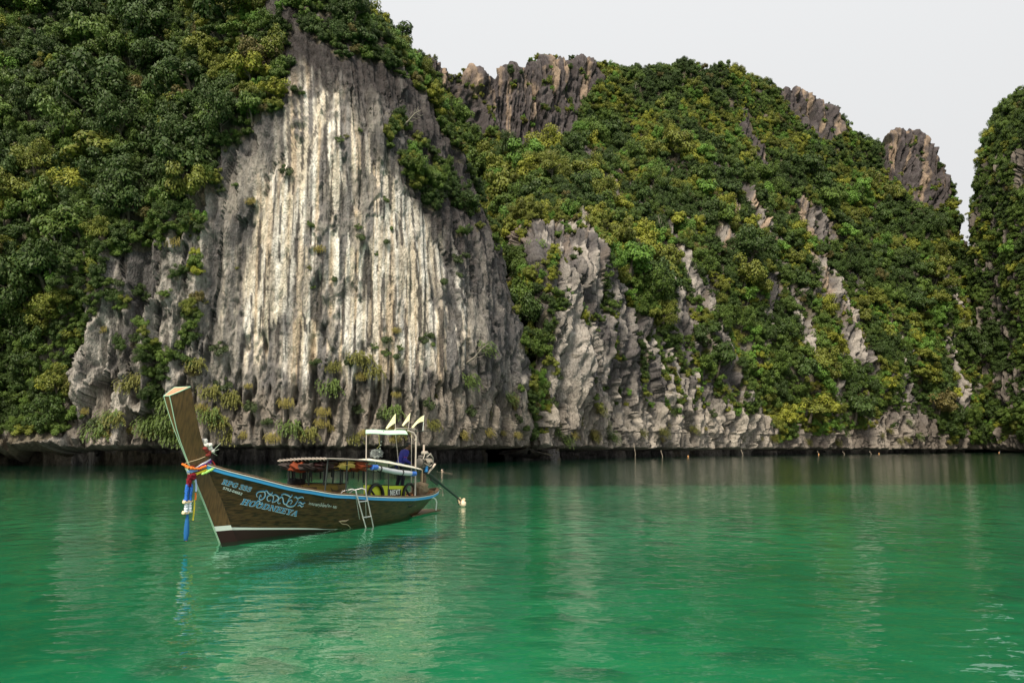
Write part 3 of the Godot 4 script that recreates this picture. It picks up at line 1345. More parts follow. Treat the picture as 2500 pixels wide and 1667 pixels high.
func boat_materials() -> void:
	var S := FastNoiseLite.TYPE_SIMPLEX_SMOOTH
	var wood_grain := gray_texture(noise(S, 0.015, 5, FastNoiseLite.FRACTAL_FBM, 61), 0.6, 1.25, 512)
	var worn := gray_texture(noise(S, 0.012, 6, FastNoiseLite.FRACTAL_FBM, 62), 0.15, 1.5, 512)
	for a in [["hull_wood", Color(0.088, 0.047, 0.016), 0.34], ["stem_wood", Color(0.12, 0.067, 0.022), 0.4], ["rail_wood", Color(0.13, 0.075, 0.035), 0.4], ["inner_wood", Color(0.36, 0.17, 0.08), 0.5], ["board_wood", Color(0.36, 0.25, 0.18), 0.7], ["cap_wood", Color(0.62, 0.30, 0.17), 0.5]]:
		var m := mat(a[1], a[2], 0.45)
		m.albedo_texture = wood_grain if a[0] != "hull_wood" else worn
		m.uv1_triplanar = true
		m.uv1_scale = Vector3(0.35, 2.6, 2.6) if a[0] != "stem_wood" else Vector3(1.8, 0.3, 1.8)
		M[a[0]] = m
	M.blue = mat(Color(0.045, 0.33, 0.66), 0.35)
	M.letter_blue = mat(Color(0.03, 0.24, 0.48), 0.4)
	M.white = mat(Color(0.74, 0.80, 0.74), 0.4)
	M.letter_white = mat(Color(0.62, 0.72, 0.68), 0.4)
	M.maroon = mat(Color(0.030, 0.010, 0.009), 0.45)
	M.mint = mat(Color(0.36, 0.56, 0.40), 0.5)
	M.black = mat(Color(0.012, 0.012, 0.013), 0.6)
	M.rubber = mat(Color(0.015, 0.014, 0.014), 0.5)
	M.iron = mat(Color(0.022, 0.028, 0.027), 0.5, 0.5)
	M.steel = mat(Color(0.62, 0.61, 0.60), 0.3, 0.5, 0.75)
	M.pole = mat(Color(0.48, 0.42, 0.36), 0.45, 0.5, 0.2)
	M.canvas = mat(Color(0.80, 0.77, 0.66), 0.85, 0.2)
	M.dark_canvas = mat(Color(0.035, 0.028, 0.026), 0.8, 0.3)
	M.green_panel = mat(Color(0.50, 0.74, 0.56), 0.5)
	M.lime = mat(Color(0.58, 0.66, 0.05), 0.6, 0.3)
	M.ochre = mat(Color(0.55, 0.41, 0.11), 0.7, 0.3)
	M.taupe = mat(Color(0.21, 0.16, 0.10), 0.8, 0.3)
	M.silver = mat(Color(0.50, 0.52, 0.55), 0.3, 0.6)
	M.orange = mat(Color(0.17, 0.036, 0.013), 0.75, 0.3)
	M.flag = mat(Color(0.78, 0.76, 0.46), 0.8, 0.2)
	M.flag.backlight_enabled = true
	M.flag.backlight = Color(0.5, 0.5, 0.4)
	M.engine = mat(Color(0.11, 0.10, 0.088), 0.55, 0.5, 0.3)
	M.hose = mat(Color(0.36, 0.32, 0.27), 0.7)
	M.grip = mat(Color(0.62, 0.50, 0.42), 0.6)
	M.rope = mat(Color(0.34, 0.30, 0.24), 0.9, 0.2)
	M.tan = mat(Color(0.50, 0.40, 0.26), 0.7)


func rail_path(up: float, out: float) -> Array:
	# round the sheer from the near bow, round the stern, to the far bow
	var near := []
	for i in 64:
		var q := 1.0 - float(i) / 63.0
		near.append(hull_at(q, 1.0, out) + Vector3(0, up, 0))
	var path := near.duplicate()
	for i in range(62, -1, -1):
		var p: Vector3 = near[i]
		path.append(Vector3(p.x, p.y, -p.z))
	return path


func sweep(st: SurfaceTool, path: Array, section: Array) -> void:
	# section: [out, up] corners, out is level and away from the middle line of the boat
	st.set_smooth_group(-1)
	var rows := []
	for i in path.size():
		var t: Vector3 = path[mini(i + 1, path.size() - 1)] - path[maxi(i - 1, 0)]
		var out := Vector3(t.z, 0, -t.x).normalized() * -1.0
		var row := []
		for c in section:
			row.append(path[i] + out * c[0] + Vector3.UP * c[1])
		rows.append(row)
	var m := section.size()
	for i in rows.size() - 1:
		for k in m:
			st.set_smooth_group(10 + k)
			var l := (k + 1) % m
			for q in [rows[i][k], rows[i][l], rows[i + 1][l], rows[i][k], rows[i + 1][l], rows[i + 1][k]]:
				st.add_vertex(q)


func boat() -> void:
	boat_materials()
	var b := on_boat("longtail_boat")
	tag(b, "dark brown wooden longtail boat with blue rail and tall raked prow", "boat")
	# the skin behind the planks, and its inner face
	var st := new_st()
	for side in [1.0, -1.0]:
		var pts := []
		for i in 61:
			for k in 15:
				pts.append(hull_at(i / 60.0, k / 14.0, -0.006, side))
		sheet_mesh(st, pts, 15, side < 0.0)
	var hull := put("hull", done(st), M.hull_wood, b)
	st = new_st()
	for side in [1.0, -1.0]:
		var pts := []
		for i in 61:
			for k in 15:
				pts.append(hull_at(0.012 + 0.976 * i / 60.0, k / 14.0, -0.045, side))
		sheet_mesh(st, pts, 15, side > 0.0)
	put("inner_lining", done(st), M.inner_wood, b)
	# planks of both sides, each a strip with a seam to the next
	var seams := [0.0, 0.16, 0.31, 0.45, 0.58, 0.71, 0.85, 0.99]
	for side in [1.0, -1.0]:
		for k in seams.size() - 1:
			var t0: float = seams[k] + 0.0032
			var t1: float = seams[k + 1] - 0.0032
			st = new_st()
			var pts := []
			for i in 71:
				var q := i / 70.0
				for j in 4:
					pts.append(hull_at(q, lerpf(t0, t1, j / 3.0), 0.008, side))
			sheet_mesh(st, pts, 4, side < 0.0)
			put("plank", done(st), M.hull_wood, hull)
	# painted bands
	var stripe_up := func(s: float) -> float: return hermite([[3.6, -0.06], [5.03, 0.06], [5.29, 0.1], [7.37, 0.30], [8.82, 0.43], [9.0, 0.44]], s)
	var stripe_low := func(s: float) -> float: return hermite([[3.6, -0.07], [5.03, 0.045], [5.29, 0.07], [7.37, 0.245], [8.1, 0.30], [8.82, 0.315], [9.0, 0.315]], s)
	var deep := func(_s: float) -> float: return -0.1
	for side in [1.0, -1.0]:
		st = new_st()
		hull_band(st, 3.7, 8.26, stripe_up, stripe_low, 0.016, 90, side)
		put("waterline_stripe", done(st), M.white, b)
		st = new_st()
		hull_band(st, 3.7, 8.17, stripe_low, deep, 0.0145, 90, side)
		put("bottom_paint", done(st), M.maroon, b)
	# rail and the blue band under it
	st = new_st()
	sweep(st, rail_path(0.0, 0.0), [[-0.075, -0.06], [-0.075, 0.0], [-0.055, 0.014], [0.03, 0.014], [0.05, 0.0], [0.05, -0.06]])
	put("rail", done(st), M.rail_wood, b)
	st = new_st()
	sweep(st, rail_path(0.0, 0.0), [[0.012, -0.0605], [0.034, -0.0605], [0.038, -0.075], [0.034, -0.145], [0.012, -0.15]])
	put("rail_band", done(st), M.blue, b)
	st = new_st()
	sweep(st, rail_path(0.0, 0.0), [[0.0505, -0.058], [0.056, -0.052], [0.056, -0.046], [0.0505, -0.040]])
	put("rail_edge", done(st), M.white, b)
	# floor, foredeck, benches
	st = new_st()
	for k in 7:
		var w := -0.54 + 0.18 * k
		var from := -0.9 if absf(w) < 0.3 else 0.4
		var to := 6.4 if absf(w) < 0.3 else 5.4 if absf(w) < 0.5 else 4.2
		box(st, L((from + to) * 0.5, 0.42, w), Vector3(to - from, 0.03, 0.17))
	put("floor_boards", done(st), M.board_wood, b)
	st = new_st()
	var deck := []
	for i in 14:
		var s := lerpf(7.2, 8.95, i / 13.0)
		for k in 5:
			deck.append(L(s, hermite(SHEER, s) - 0.10, lerpf(-1.0, 1.0, k / 4.0) * (hermite(HALF, s) - 0.06)))
	slab(st, deck, 5, Vector3(0, -0.03, 0))
	put("foredeck", done(st), M.rail_wood, b)
	for s in [4.35, 3.75]:
		st = new_st()
		for k in 3:
			box(st, L(s + 0.12 * (k - 1), 0.93, 0.05), Vector3(0.11, 0.03, 1.5))
		put("bench", done(st), M.board_wood, b)
	st = new_st()
	deck = []
	for i in 10:
		var s := lerpf(-1.45, 0.9, i / 9.0)
		for k in 5:
			deck.append(L(s, 0.66, lerpf(-1.0, 1.0, k / 4.0) * (hermite(HALF, s) * 0.93 - 0.05)))
	slab(st, deck, 5, Vector3(0, -0.03, 0))
	put("stern_deck", done(st), M.inner_wood, b)
	prow(b)
	writing(hull)
	canopy(b)
	stern(b)
	engine()
	cargo()
	ladder()
	bow_ribbons()
	boatman()


func prow(b: Node3D) -> void:
	# the stem post: a wedge, narrow in front, that rises into the tall prow
	var rear := [[-0.4, 7.62], [0.0, 7.98], [1.0, 8.52], [1.55, 8.82], [1.95, 8.93], [2.24, 9.10], [2.57, 9.31], [3.2, 9.60], [3.93, 9.88]]
	var rows := []
	var levels := [-0.1, 0.0, 0.315, 0.44, 0.7, 1.05, 1.4, 1.7, 1.95, 2.1, 2.3, 2.6, 2.9, 3.2, 3.45, 3.69]
	for y in levels:
		var up := smooth(1.9, 3.7, y)
		var front_half := lerpf(0.016, 0.098, up * up)
		var rear_half := lerpf(0.125, 0.285, smooth(2.0, 3.8, y))
		if y < 1.7:
			rear_half = 0.105 + 0.03 * smooth(1.9, 0.5, y)
		var yr: float = y + 0.24 * smooth(2.3, 3.69, y)
		var f := hermite(STEM, y)
		var r := hermite(rear, yr)
		rows.append([L(f, y, front_half), L(lerpf(f, r, 0.5), lerpf(y, yr, 0.5), lerpf(front_half, rear_half, 0.55)), L(r, yr, rear_half), L(r, yr, -rear_half), L(lerpf(f, r, 0.5), lerpf(y, yr, 0.5), -lerpf(front_half, rear_half, 0.55)), L(f, y, -front_half)])
	var sts := [new_st(), new_st(), new_st()]
	for i in rows.size() - 1:
		var st: SurfaceTool = sts[2 if i < 2 else 1 if i == 2 else 0]
		for k in 6:
			var l := (k + 1) % 6
			st.set_smooth_group(20 + (0 if k < 2 else 1 if k == 2 else 2 if k < 5 else 3))
			for q in [rows[i][k], rows[i][l], rows[i + 1][l], rows[i][k], rows[i + 1][l], rows[i + 1][k]]:
				st.add_vertex(q)
	var post := put("stem_post", done(sts[0]), M.stem_wood, b)
	put("waterline_stripe", done(sts[1]), M.white, post)
	put("bottom_paint", done(sts[2]), M.maroon, post)
	var st := new_st()
	var top: Array = rows[-1]
	face(st, top, Vector3(0.3, 1, 0))
	put("prow_top", done(st), M.cap_wood, post)
	for path in [0, 5]:
		st = new_st()
		var line := []
		for r in rows:
			line.append(r[path])
		tube(st, line, [0.012], 6)
		put("edge_trim", done(st), M.mint, post)
	st = new_st()
	var loop := []
	for p in top:
		loop.append(p)
	tube(st, loop, [0.014], 6, true)
	put("edge_trim", done(st), M.mint, post)
	st = new_st()
	tube(st, [L(9.72, 2.06, 0.05), L(9.35, 2.16, 0.12), L(9.04, 2.26, 0.11)], [0.009], 5)
	put("cord", done(st), M.tan, post)


func writing(hull: Node3D) -> void:
	var sets := [["RPG 335", "Droid Serif", 700, 0.35, Vector2(8.66, 1.52), Vector2(7.80, 1.265), 0.125, "letter_blue"], ["5752-04682", "Droid Sans", 700, 0.3, Vector2(8.60, 1.385), Vector2(8.03, 1.19), 0.066, ""], ["HOODNEEYA", "Droid Serif", 700, 0.45, Vector2(8.03, 0.97), Vector2(6.12, 0.50), 0.15, "letter_blue"]]
	for a in sets:
		if a[7]:
			var parts := []
			for sh in [Vector2(-0.007, -0.009), Vector2(0.005, 0.003), Vector2(-0.007, 0.003), Vector2(0.005, -0.009)]:
				parts.append(lettering(a[0], a[1], a[2], a[3], a[4], a[5], a[6], 0.017, sh))
			put("lettering_outline", join_meshes(parts), M.letter_white, hull)
			put("lettering", lettering(a[0], a[1], a[2], a[3], a[4], a[5], a[6], 0.021), M.letter_blue, hull)
		else:
			put("lettering", lettering(a[0], a[1], a[2], a[3], a[4], a[5], a[6], 0.019), M.letter_white, hull)
	var back := new_st()
	var front := new_st()
	for line in THAI:
		stroke(front, PackedVector2Array(line), 0.042, 0.019)
		stroke(back, PackedVector2Array(line), 0.017, 0.023, Vector2(-0.012, -0.018))
	put("lettering", done(front), M.letter_blue, hull)
	put("lettering_outline", done(back), M.letter_white, hull)
	# a line of small letters further aft
	var small := new_st()
	var at := Vector2(5.87, 0.825)
	var way := Vector2(-0.99, -0.155).normalized()
	var glyphs := ["hv", "nv", "nu", "vu", "u", "nv_", "u^", "nu^", "un", "u", "hv^", "v", "8", "+", "1", " ", "nu", "nu"]
	for g in glyphs:
		var w := 0.042
		for ch in g:
			var o := at
			match ch:
				"n": stroke(small, PackedVector2Array([o, o + Vector2(-0.005, 0.05), o + way * 0.022 + Vector2(0, 0.055), o + way * 0.03]), 0.011, 0.018)
				"u": stroke(small, PackedVector2Array([o + Vector2(-0.006, 0.055), o + way * 0.004, o + way * 0.03, o + way * 0.034 + Vector2(0, 0.06)]), 0.011, 0.018)
				"v": stroke(small, PackedVector2Array([o + Vector2(-0.008, 0.055), o + way * 0.02 + Vector2(0, 0.06), o + way * 0.018]), 0.011, 0.018)
				"h": stroke(small, PackedVector2Array([o + way * 0.01 + Vector2(0, 0.075), o + way * 0.025 + Vector2(0, 0.09)]), 0.011, 0.018)
				"^": stroke(small, PackedVector2Array([o + Vector2(0.03, 0.07), o + Vector2(0.015, 0.09), o + Vector2(-0.005, 0.08)]), 0.011, 0.018)
				"_": stroke(small, PackedVector2Array([o + Vector2(0.03, -0.012), o + Vector2(0.02, -0.03)]), 0.011, 0.018)
				"8": stroke(small, PackedVector2Array([o + way * 0.015 + Vector2(0, 0.03), o + Vector2(0, 0.048), o + way * 0.015 + Vector2(0, 0.063), o + way * 0.03 + Vector2(0, 0.048), o + Vector2(0, 0.014), o + way * 0.015, o + way * 0.03 + Vector2(0, 0.014), o + way * 0.015 + Vector2(0, 0.03)]), 0.011, 0.018)
				"+":
					stroke(small, PackedVector2Array([o + Vector2(0, 0.03), o + way * 0.03 + Vector2(0, 0.03)]), 0.011, 0.018)
					stroke(small, PackedVector2Array([o + way * 0.015 + Vector2(0, 0.012), o + way * 0.015 + Vector2(0, 0.05)]), 0.011, 0.018)
				"1": stroke(small, PackedVector2Array([o + way * 0.012, o + way * 0.008 + Vector2(0, 0.06)]), 0.012, 0.018)
			if ch in "nuv81+ ":
				at += way * w
	put("lettering", done(small), M.letter_white, hull)


const ROOF := [[0.55, 1.65], [1.5, 1.78], [2.6, 1.92], [3.6, 2.02], [4.6, 2.08], [5.5, 2.11]]


func roof_sheet(s0: float, s1: float, lift: float, drop: float, seed_: int, crown: float) -> ArrayMesh:
	var n := noise(FastNoiseLite.TYPE_SIMPLEX_SMOOTH, 0.9, 2, FastNoiseLite.FRACTAL_FBM, seed_)
	var st := new_st()
	var pts := []
	for i in 41:
		var s := lerpf(s0, s1, i / 40.0)
		for k in 13:
			var a := lerpf(-1.0, 1.0, k / 12.0)
			var y := hermite(ROOF, s) + (1.0 - a * a) * (0.03 + (crown - 0.03) * smooth(0.0, 1.7, s1 - s)) + lift + 0.04 * (a - 1.0) + n.get_noise_2d(s * 2.0, a * 2.0) * 0.02 - drop * pow(absf(a), 8.0)
			pts.append(L(s, y, a * 0.92))
	slab(st, pts, 13, Vector3(0, -0.018, 0))
	return done(st)


func canopy(b: Node3D) -> void:
	put("canopy", roof_sheet(3.2, 5.5, 0.0, 0.02, 71, 0.03), M.dark_canvas, b)
	put("white_canopy", roof_sheet(0.55, 3.75, 0.022, 0.0, 72, 0.2), M.canvas, b)
	for w in [0.925, -0.925]:
		var st := new_st()
		var line := []
		for i in 30:
			var s := lerpf(5.52, 0.55, i / 29.0)
			line.append(L(s, hermite(ROOF, s) + 0.012 + (0.0 if w > 0.0 else -0.08), w))
		tube(st, line, [0.017], 6)
		put("roof_rail", done(st), M.pole, b)
	var st2 := new_st()
	for i in 13:
		var w := lerpf(-0.85, 0.85, i / 12.0)
		var y := 2.11 + 0.04 * (w - 1.0) + 0.03 * (1.0 - w * w)
		tube(st2, [L(5.44, y + 0.02, w), L(5.53, y + 0.035, w), L(5.55, y - 0.02, w), L(5.49, y - 0.05, w)], [0.013], 5)
	tube(st2, [L(5.51, 2.03, -0.93), L(5.51, 2.10, 0.0), L(5.51, 2.115, 0.93)], [0.02], 7)
	put("lashing", done(st2), M.pole, b)
	for a in [[5.38, 0.78], [4.5, 0.84], [3.54, 0.86]]:
		for side in [1.0, -1.0]:
			if side < 0 and a[0] == 3.54:
				continue
			var aft := 0.0 if side > 0.0 or a[0] < 5.0 else 0.25
			var st := new_st()
			tube(st, [L(a[0] - aft, hermite(SHEER, a[0]) - 0.2, a[1] * side), L(a[0] - aft, hermite(ROOF, a[0]) + (0.01 if side > 0.0 else -0.07), 0.87 * side)], [0.024], 8)
			put("canopy_post", done(st), M.iron, b)
	for a in [[2.4, -0.86], [1.0, -0.80], [2.29, 0.80]]:
		var st := new_st()
		tube(st, [L(a[0], hermite(SHEER, a[0]) - 0.2, a[1]), L(a[0], hermite(ROOF, a[0]) + 0.01, a[1])], [0.02], 8)
		put("canopy_post", done(st), M.iron, b)
	# side cloths hung between the posts
	for a in [["ochre_side_cloth", 4.55, 2.40, 1.335, 1.225, "ochre", -0.84, -0.86], ["lime_side_cloth", 3.36, 1.0, 1.265, 1.13, "lime", 0.63, 0.60]]:
		var pts := []
		for i in 25:
			var u := i / 24.0
			var s := lerpf(a[2], a[1], u)
			var top := lerpf(a[4], a[3], u) - 0.012 * sin(u * PI * 7.0) * sin(u * PI)
			for k in 6:
				pts.append(L(s, lerpf(hermite(SHEER, s) - 0.12, top, k / 5.0), lerpf(a[7], a[6], u) + 0.008 * sin(s * 9.0 + k)))
		var st := new_st()
		slab(st, pts, 6, Vector3(0, 0, 0.008))
		var cloth := put("side_cloth", done(st), M[a[5]], b)
		cloth.set_meta("label", "ochre yellow side cloth" if a[5] == "ochre" else "lime yellow side cloth")
		st = new_st()
		tube(st, [L(a[1] + 0.02, a[3] + 0.01, a[6]), L(lerpf(a[1], a[2], 0.5), lerpf(a[3], a[4], 0.5) + 0.005, lerpf(a[6], a[7], 0.5)), L(a[2] - 0.02, a[4] + 0.01, a[7])], [0.019 if a[5] == "ochre" else 0.012], 6)
		put("hem", done(st), M.black, cloth)
		if a[5] == "ochre":
			st = new_st()
			for i in 60:
				var u := i / 59.0
				var p := L(lerpf(a[1], a[2], u), lerpf(a[3], a[4], u) - 0.035, lerpf(a[6], a[7], u) + 0.008)
				box(st, p, Vector3(0.012, 0.05 + 0.02 * sin(i * 2.3), 0.006), Basis.IDENTITY, 0.002)
			put("fringe", done(st), M.taupe, cloth)
			# printed shapes: a dark pointed figure and grey fields
			var on := func(x: float, y: float) -> Vector3: return L(x, y, -0.845 + 0.002 * x)
			st = new_st()
			var star := [Vector2(3.20, 1.16), Vector2(3.06, 1.06), Vector2(2.88, 1.04), Vector2(2.62, 1.12), Vector2(2.74, 0.97), Vector2(3.1, 0.95)]
			var hub: Vector3 = on.call(2.95, 0.98)
			for k in star.size():
				var l := (k + 1) % star.size()
				face(st, [hub, on.call(star[k].x, star[k].y), on.call(star[l].x, star[l].y)], Vector3(0, 0, -1))
			put("print", done(st), M.taupe, cloth)
			st = new_st()
			face(st, [on.call(4.42, 1.22), on.call(3.85, 1.19), on.call(3.85, 1.08), on.call(4.42, 1.1)], Vector3(0, 0, -1))
			put("print", done(st), M.taupe, cloth)
			st = new_st()
			face(st, [L(2.85, 1.215, -0.842), L(2.45, 1.195, -0.842), L(2.45, 0.95, -0.842), L(2.75, 0.95, -0.842)], Vector3(0, 0, -1))
			put("print", done(st), mat(Color(0.34, 0.26, 0.13), 0.8), cloth)
		else:
			st = new_st()
			var corner := [L(2.08, 1.075, 0.637), L(1.34, 1.03, 0.628), L(1.34, 0.80, 0.628), L(2.08, 0.82, 0.637)]
			face(st, corner, Vector3(0, 0, -1))
			var board := put("print_panel", done(st), M.black, cloth)
			var tm := TextMesh.new()
			var font := SystemFont.new()
			font.font_names = PackedStringArray(["Droid Sans"])
			font.font_weight = 700
			tm.text = "NEXT"
			tm.font = font
			tm.font_size = 32
			tm.pixel_size = 0.0075
			tm.depth = 0.002
			var o := put("lettering", tm, M.white, board)
			o.transform = Transform3D(Basis(Vector3.UP, PI + 0.017), L(1.70, 0.945, 0.645))
	# the dark cover at the front end, and the rolled clear curtain under the white part
	var st3 := new_st()
	var pts3 := []
	for i in 9:
		var s := lerpf(4.6, 5.12, i / 8.0)
		for k in 4:
			pts3.append(L(s, lerpf(hermite(SHEER, s) - 0.1, 1.37 - 0.02 * sin(i * 1.1), k / 3.0), -0.80 + 0.01 * sin(i * 2.0 + k)))
	slab(st3, pts3, 4, Vector3(0, 0, 0.01))
	put("side_cloth", done(st3), M.taupe, b)
	st3 = new_st()
	var roll := []
	for i in 17:
		var s := lerpf(0.95, 3.25, i / 16.0)
		roll.append(L(s, hermite(ROOF, s) - 0.16 - 0.05 * sin(PI * i / 16.0), 0.88))
	tube(st3, roll, [0.05, 0.075, 0.085, 0.09, 0.085, 0.09, 0.085, 0.085, 0.09, 0.085, 0.08, 0.085, 0.08, 0.08, 0.075, 0.07, 0.05], 12)
	var curtain := put("rolled_curtain", done(st3), M.silver, b)
	for s in [1.02, 3.18]:
		st3 = new_st()
		tube(st3, [L(s - 0.13, hermite(ROOF, s) - 0.17, 0.88), L(s + 0.13, hermite(ROOF, s) - 0.165, 0.88)], [0.084, 0.084], 12)
		put("curtain_end", done(st3), mat(Color(0.05, 0.16, 0.55), 0.6), curtain)
	for s in [1.7, 2.9]:
		st3 = new_st()
		var ring := []
		for i in 14:
			var a := TAU * i / 14.0
			ring.append(L(s, hermite(ROOF, s) - 0.19 + sin(a) * 0.1, 0.88 + cos(a) * 0.1))
		tube(st3, ring, [0.02], 6, true)
		put("tie", done(st3), M.black, curtain)
	for a in [[2.75, 0.42], [2.6, 0.26], [1.95, 0.30], [1.85, 0.34], [1.7, 0.22], [1.45, 0.30]]:
		st3 = new_st()
		tube(st3, [L(a[0], hermite(ROOF, a[0]) - 0.1, 0.8), L(a[0] - 0.04, hermite(ROOF, a[0]) - 0.1 - a[1], 0.78)], [0.018, 0.014], 5)
		put("strap", done(st3), M.black, b)


func stern(b: Node3D) -> void:
	# frame that carries the small pale green roof and the flags
	var edge := [L(3.62, 2.87, 0.85), L(1.32, 2.87, 0.85), L(0.0, 3.035, -0.2), L(2.25, 3.02, -0.2)]
	var st := new_st()
	var pts := []
	for j in 7:
		for i in 13:
			var u := i / 12.0
			var v := j / 6.0
			pts.append(edge[0].lerp(edge[1], u).lerp(edge[3].lerp(edge[2], u), v) + Vector3(0, 0.035 * sin(PI * v) + 0.01 * sin(u * 9.0), 0))
	slab(st, pts, 13, Vector3(0, -0.02, 0))
	put("small_roof", done(st), M.green_panel, b)
	for a in [[[L(3.55, 0.85, 0.87), L(3.55, 2.86, 0.83)], 0.019], [[L(0.75, 0.62, 0.80), L(0.74, 2.6, 0.80), L(0.74, 2.80, 0.80), L(0.85, 2.93, 0.76), L(1.05, 3.0, 0.66)], 0.031], [[L(0.55, 0.9, 0.5), L(0.55, 2.86, 0.48)], 0.013], [[L(1.0, 1.68, 0.3), L(1.0, 3.02, 0.1)], 0.011]]:
		st = new_st()
		tube(st, a[0], [a[1]], 10)
		put("frame_pole", done(st), M.pole, b)
	st = new_st()
	tube(st, [L(0.72, 2.62, 0.80), L(0.76, 2.70, 0.80)], [0.045, 0.045], 10)
	put("pole_joint", done(st), M.pole, b)
	st = new_st()
	tube(st, [L(0.9, 2.98, 0.0), L(0.86, 3.07, 0.0), L(0.75, 3.09, 0.0), L(-0.3, 3.09, 0.0), L(-0.42, 3.07, 0.0), L(-0.45, 2.98, 0.0)], [0.017], 8)
	put("roof_hoop", done(st), M.pole, b)
	st = new_st()
	box(st, L(-0.55, 3.02, 0.0), Vector3(1.3, 0.02, 0.12))
	put("flag_board", done(st), M.iron, b)
	# fishing line of beads and a thin rod that hang under the small roof
	st = new_st()
	tube(st, [L(2.2, 2.98, 0.5), L(2.3, 2.5, 0.45), L(2.42, 1.9, 0.4)], [0.012, 0.014, 0.018], 6)
	put("hanging_rod", done(st), M.iron, b)
	for k in 4:
		st = new_st()
		lathe(st, L(2.27 + 0.03 * k, 2.62 - 0.11 * k, 0.46), Basis.IDENTITY, [[0.001, -0.022], [0.022, -0.008], [0.022, 0.008], [0.001, 0.022]], 8)
		put("bead", done(st), M.white, b)
	# flat step at the waterline and the bent pipe that stands on it
	st = new_st()
	face(st, [L(0.45, 0.085, 0.5), L(-2.35, 0.085, -0.1), L(-2.2, 0.085, -0.75), L(-0.3, 0.085, -0.3)], Vector3.UP)
	var under := [L(0.45, 0.04, 0.5), L(-2.35, 0.04, -0.1), L(-2.2, 0.04, -0.75), L(-0.3, 0.04, -0.3)]
	var over := [L(0.45, 0.085, 0.5), L(-2.35, 0.085, -0.1), L(-2.2, 0.085, -0.75), L(-0.3, 0.085, -0.3)]
	face(st, under, Vector3.DOWN)
	for k in 4:
		var l := (k + 1) % 4
		face(st, [over[k], over[l], under[l], under[k]], (over[k] + over[l]) * 0.5 - L(-1.0, 0.06, -0.1))
	put("stern_step", done(st), M.rail_wood, b)
	st = new_st()
	tube(st, [L(-1.45, 0.55, 0.0), L(-1.62, 0.56, 0.02), L(-1.74, 0.50, 0.04), L(-1.80, 0.38, 0.05), L(-1.80, 0.09, 0.02)], [0.026, 0.026, 0.026, 0.024, 0.022], 10)
	put("grab_pipe", done(st), M.white, b)
	st = new_st()
	tube(st, [L(-1.4, 0.42, 0.03), L(-1.75, 0.10, 0.0)], [0.006], 4)
	put("stay", done(st), M.iron, b)
	# post on which the engine turns, brace, wooden stick
	st = new_st()
	box(st, L(-0.95, 1.05, 0.0), Vector3(0.16, 0.85, 0.16))
	box(st, L(-0.95, 0.82, 0.0), Vector3(0.14, 0.1, 0.95))
	put("engine_post", done(st), M.rail_wood, b)
	st = new_st()
	tube(st, [L(-0.72, 0.62, 0.1), L(-0.72, 1.62, 0.1), L(-0.6, 1.66, 0.1)], [0.022], 8)
	put("wooden_stick", done(st), M.tan, b)
	st = new_st()
	tube(st, [L(-0.35, 0.78, 0.45), L(-0.85, 1.0, 0.1)], [0.022], 8)
	put("brace", done(st), M.tan, b)
	st = new_st()
	lump(st, L(-0.2, 0.95, 0.35), Vector3(0.28, 0.22, 0.24), 0.5, 81)
	put("fuel_can_cover", done(st), M.taupe, b)
	st = new_st()
	tube(st, [L(-1.55, 0.93, 0.35), L(-1.75, 0.88, 0.32), L(-1.86, 0.72, 0.28), L(-1.84, 0.62, 0.3)], [0.016], 6)
	put("rope_end", done(st), M.rope, b)


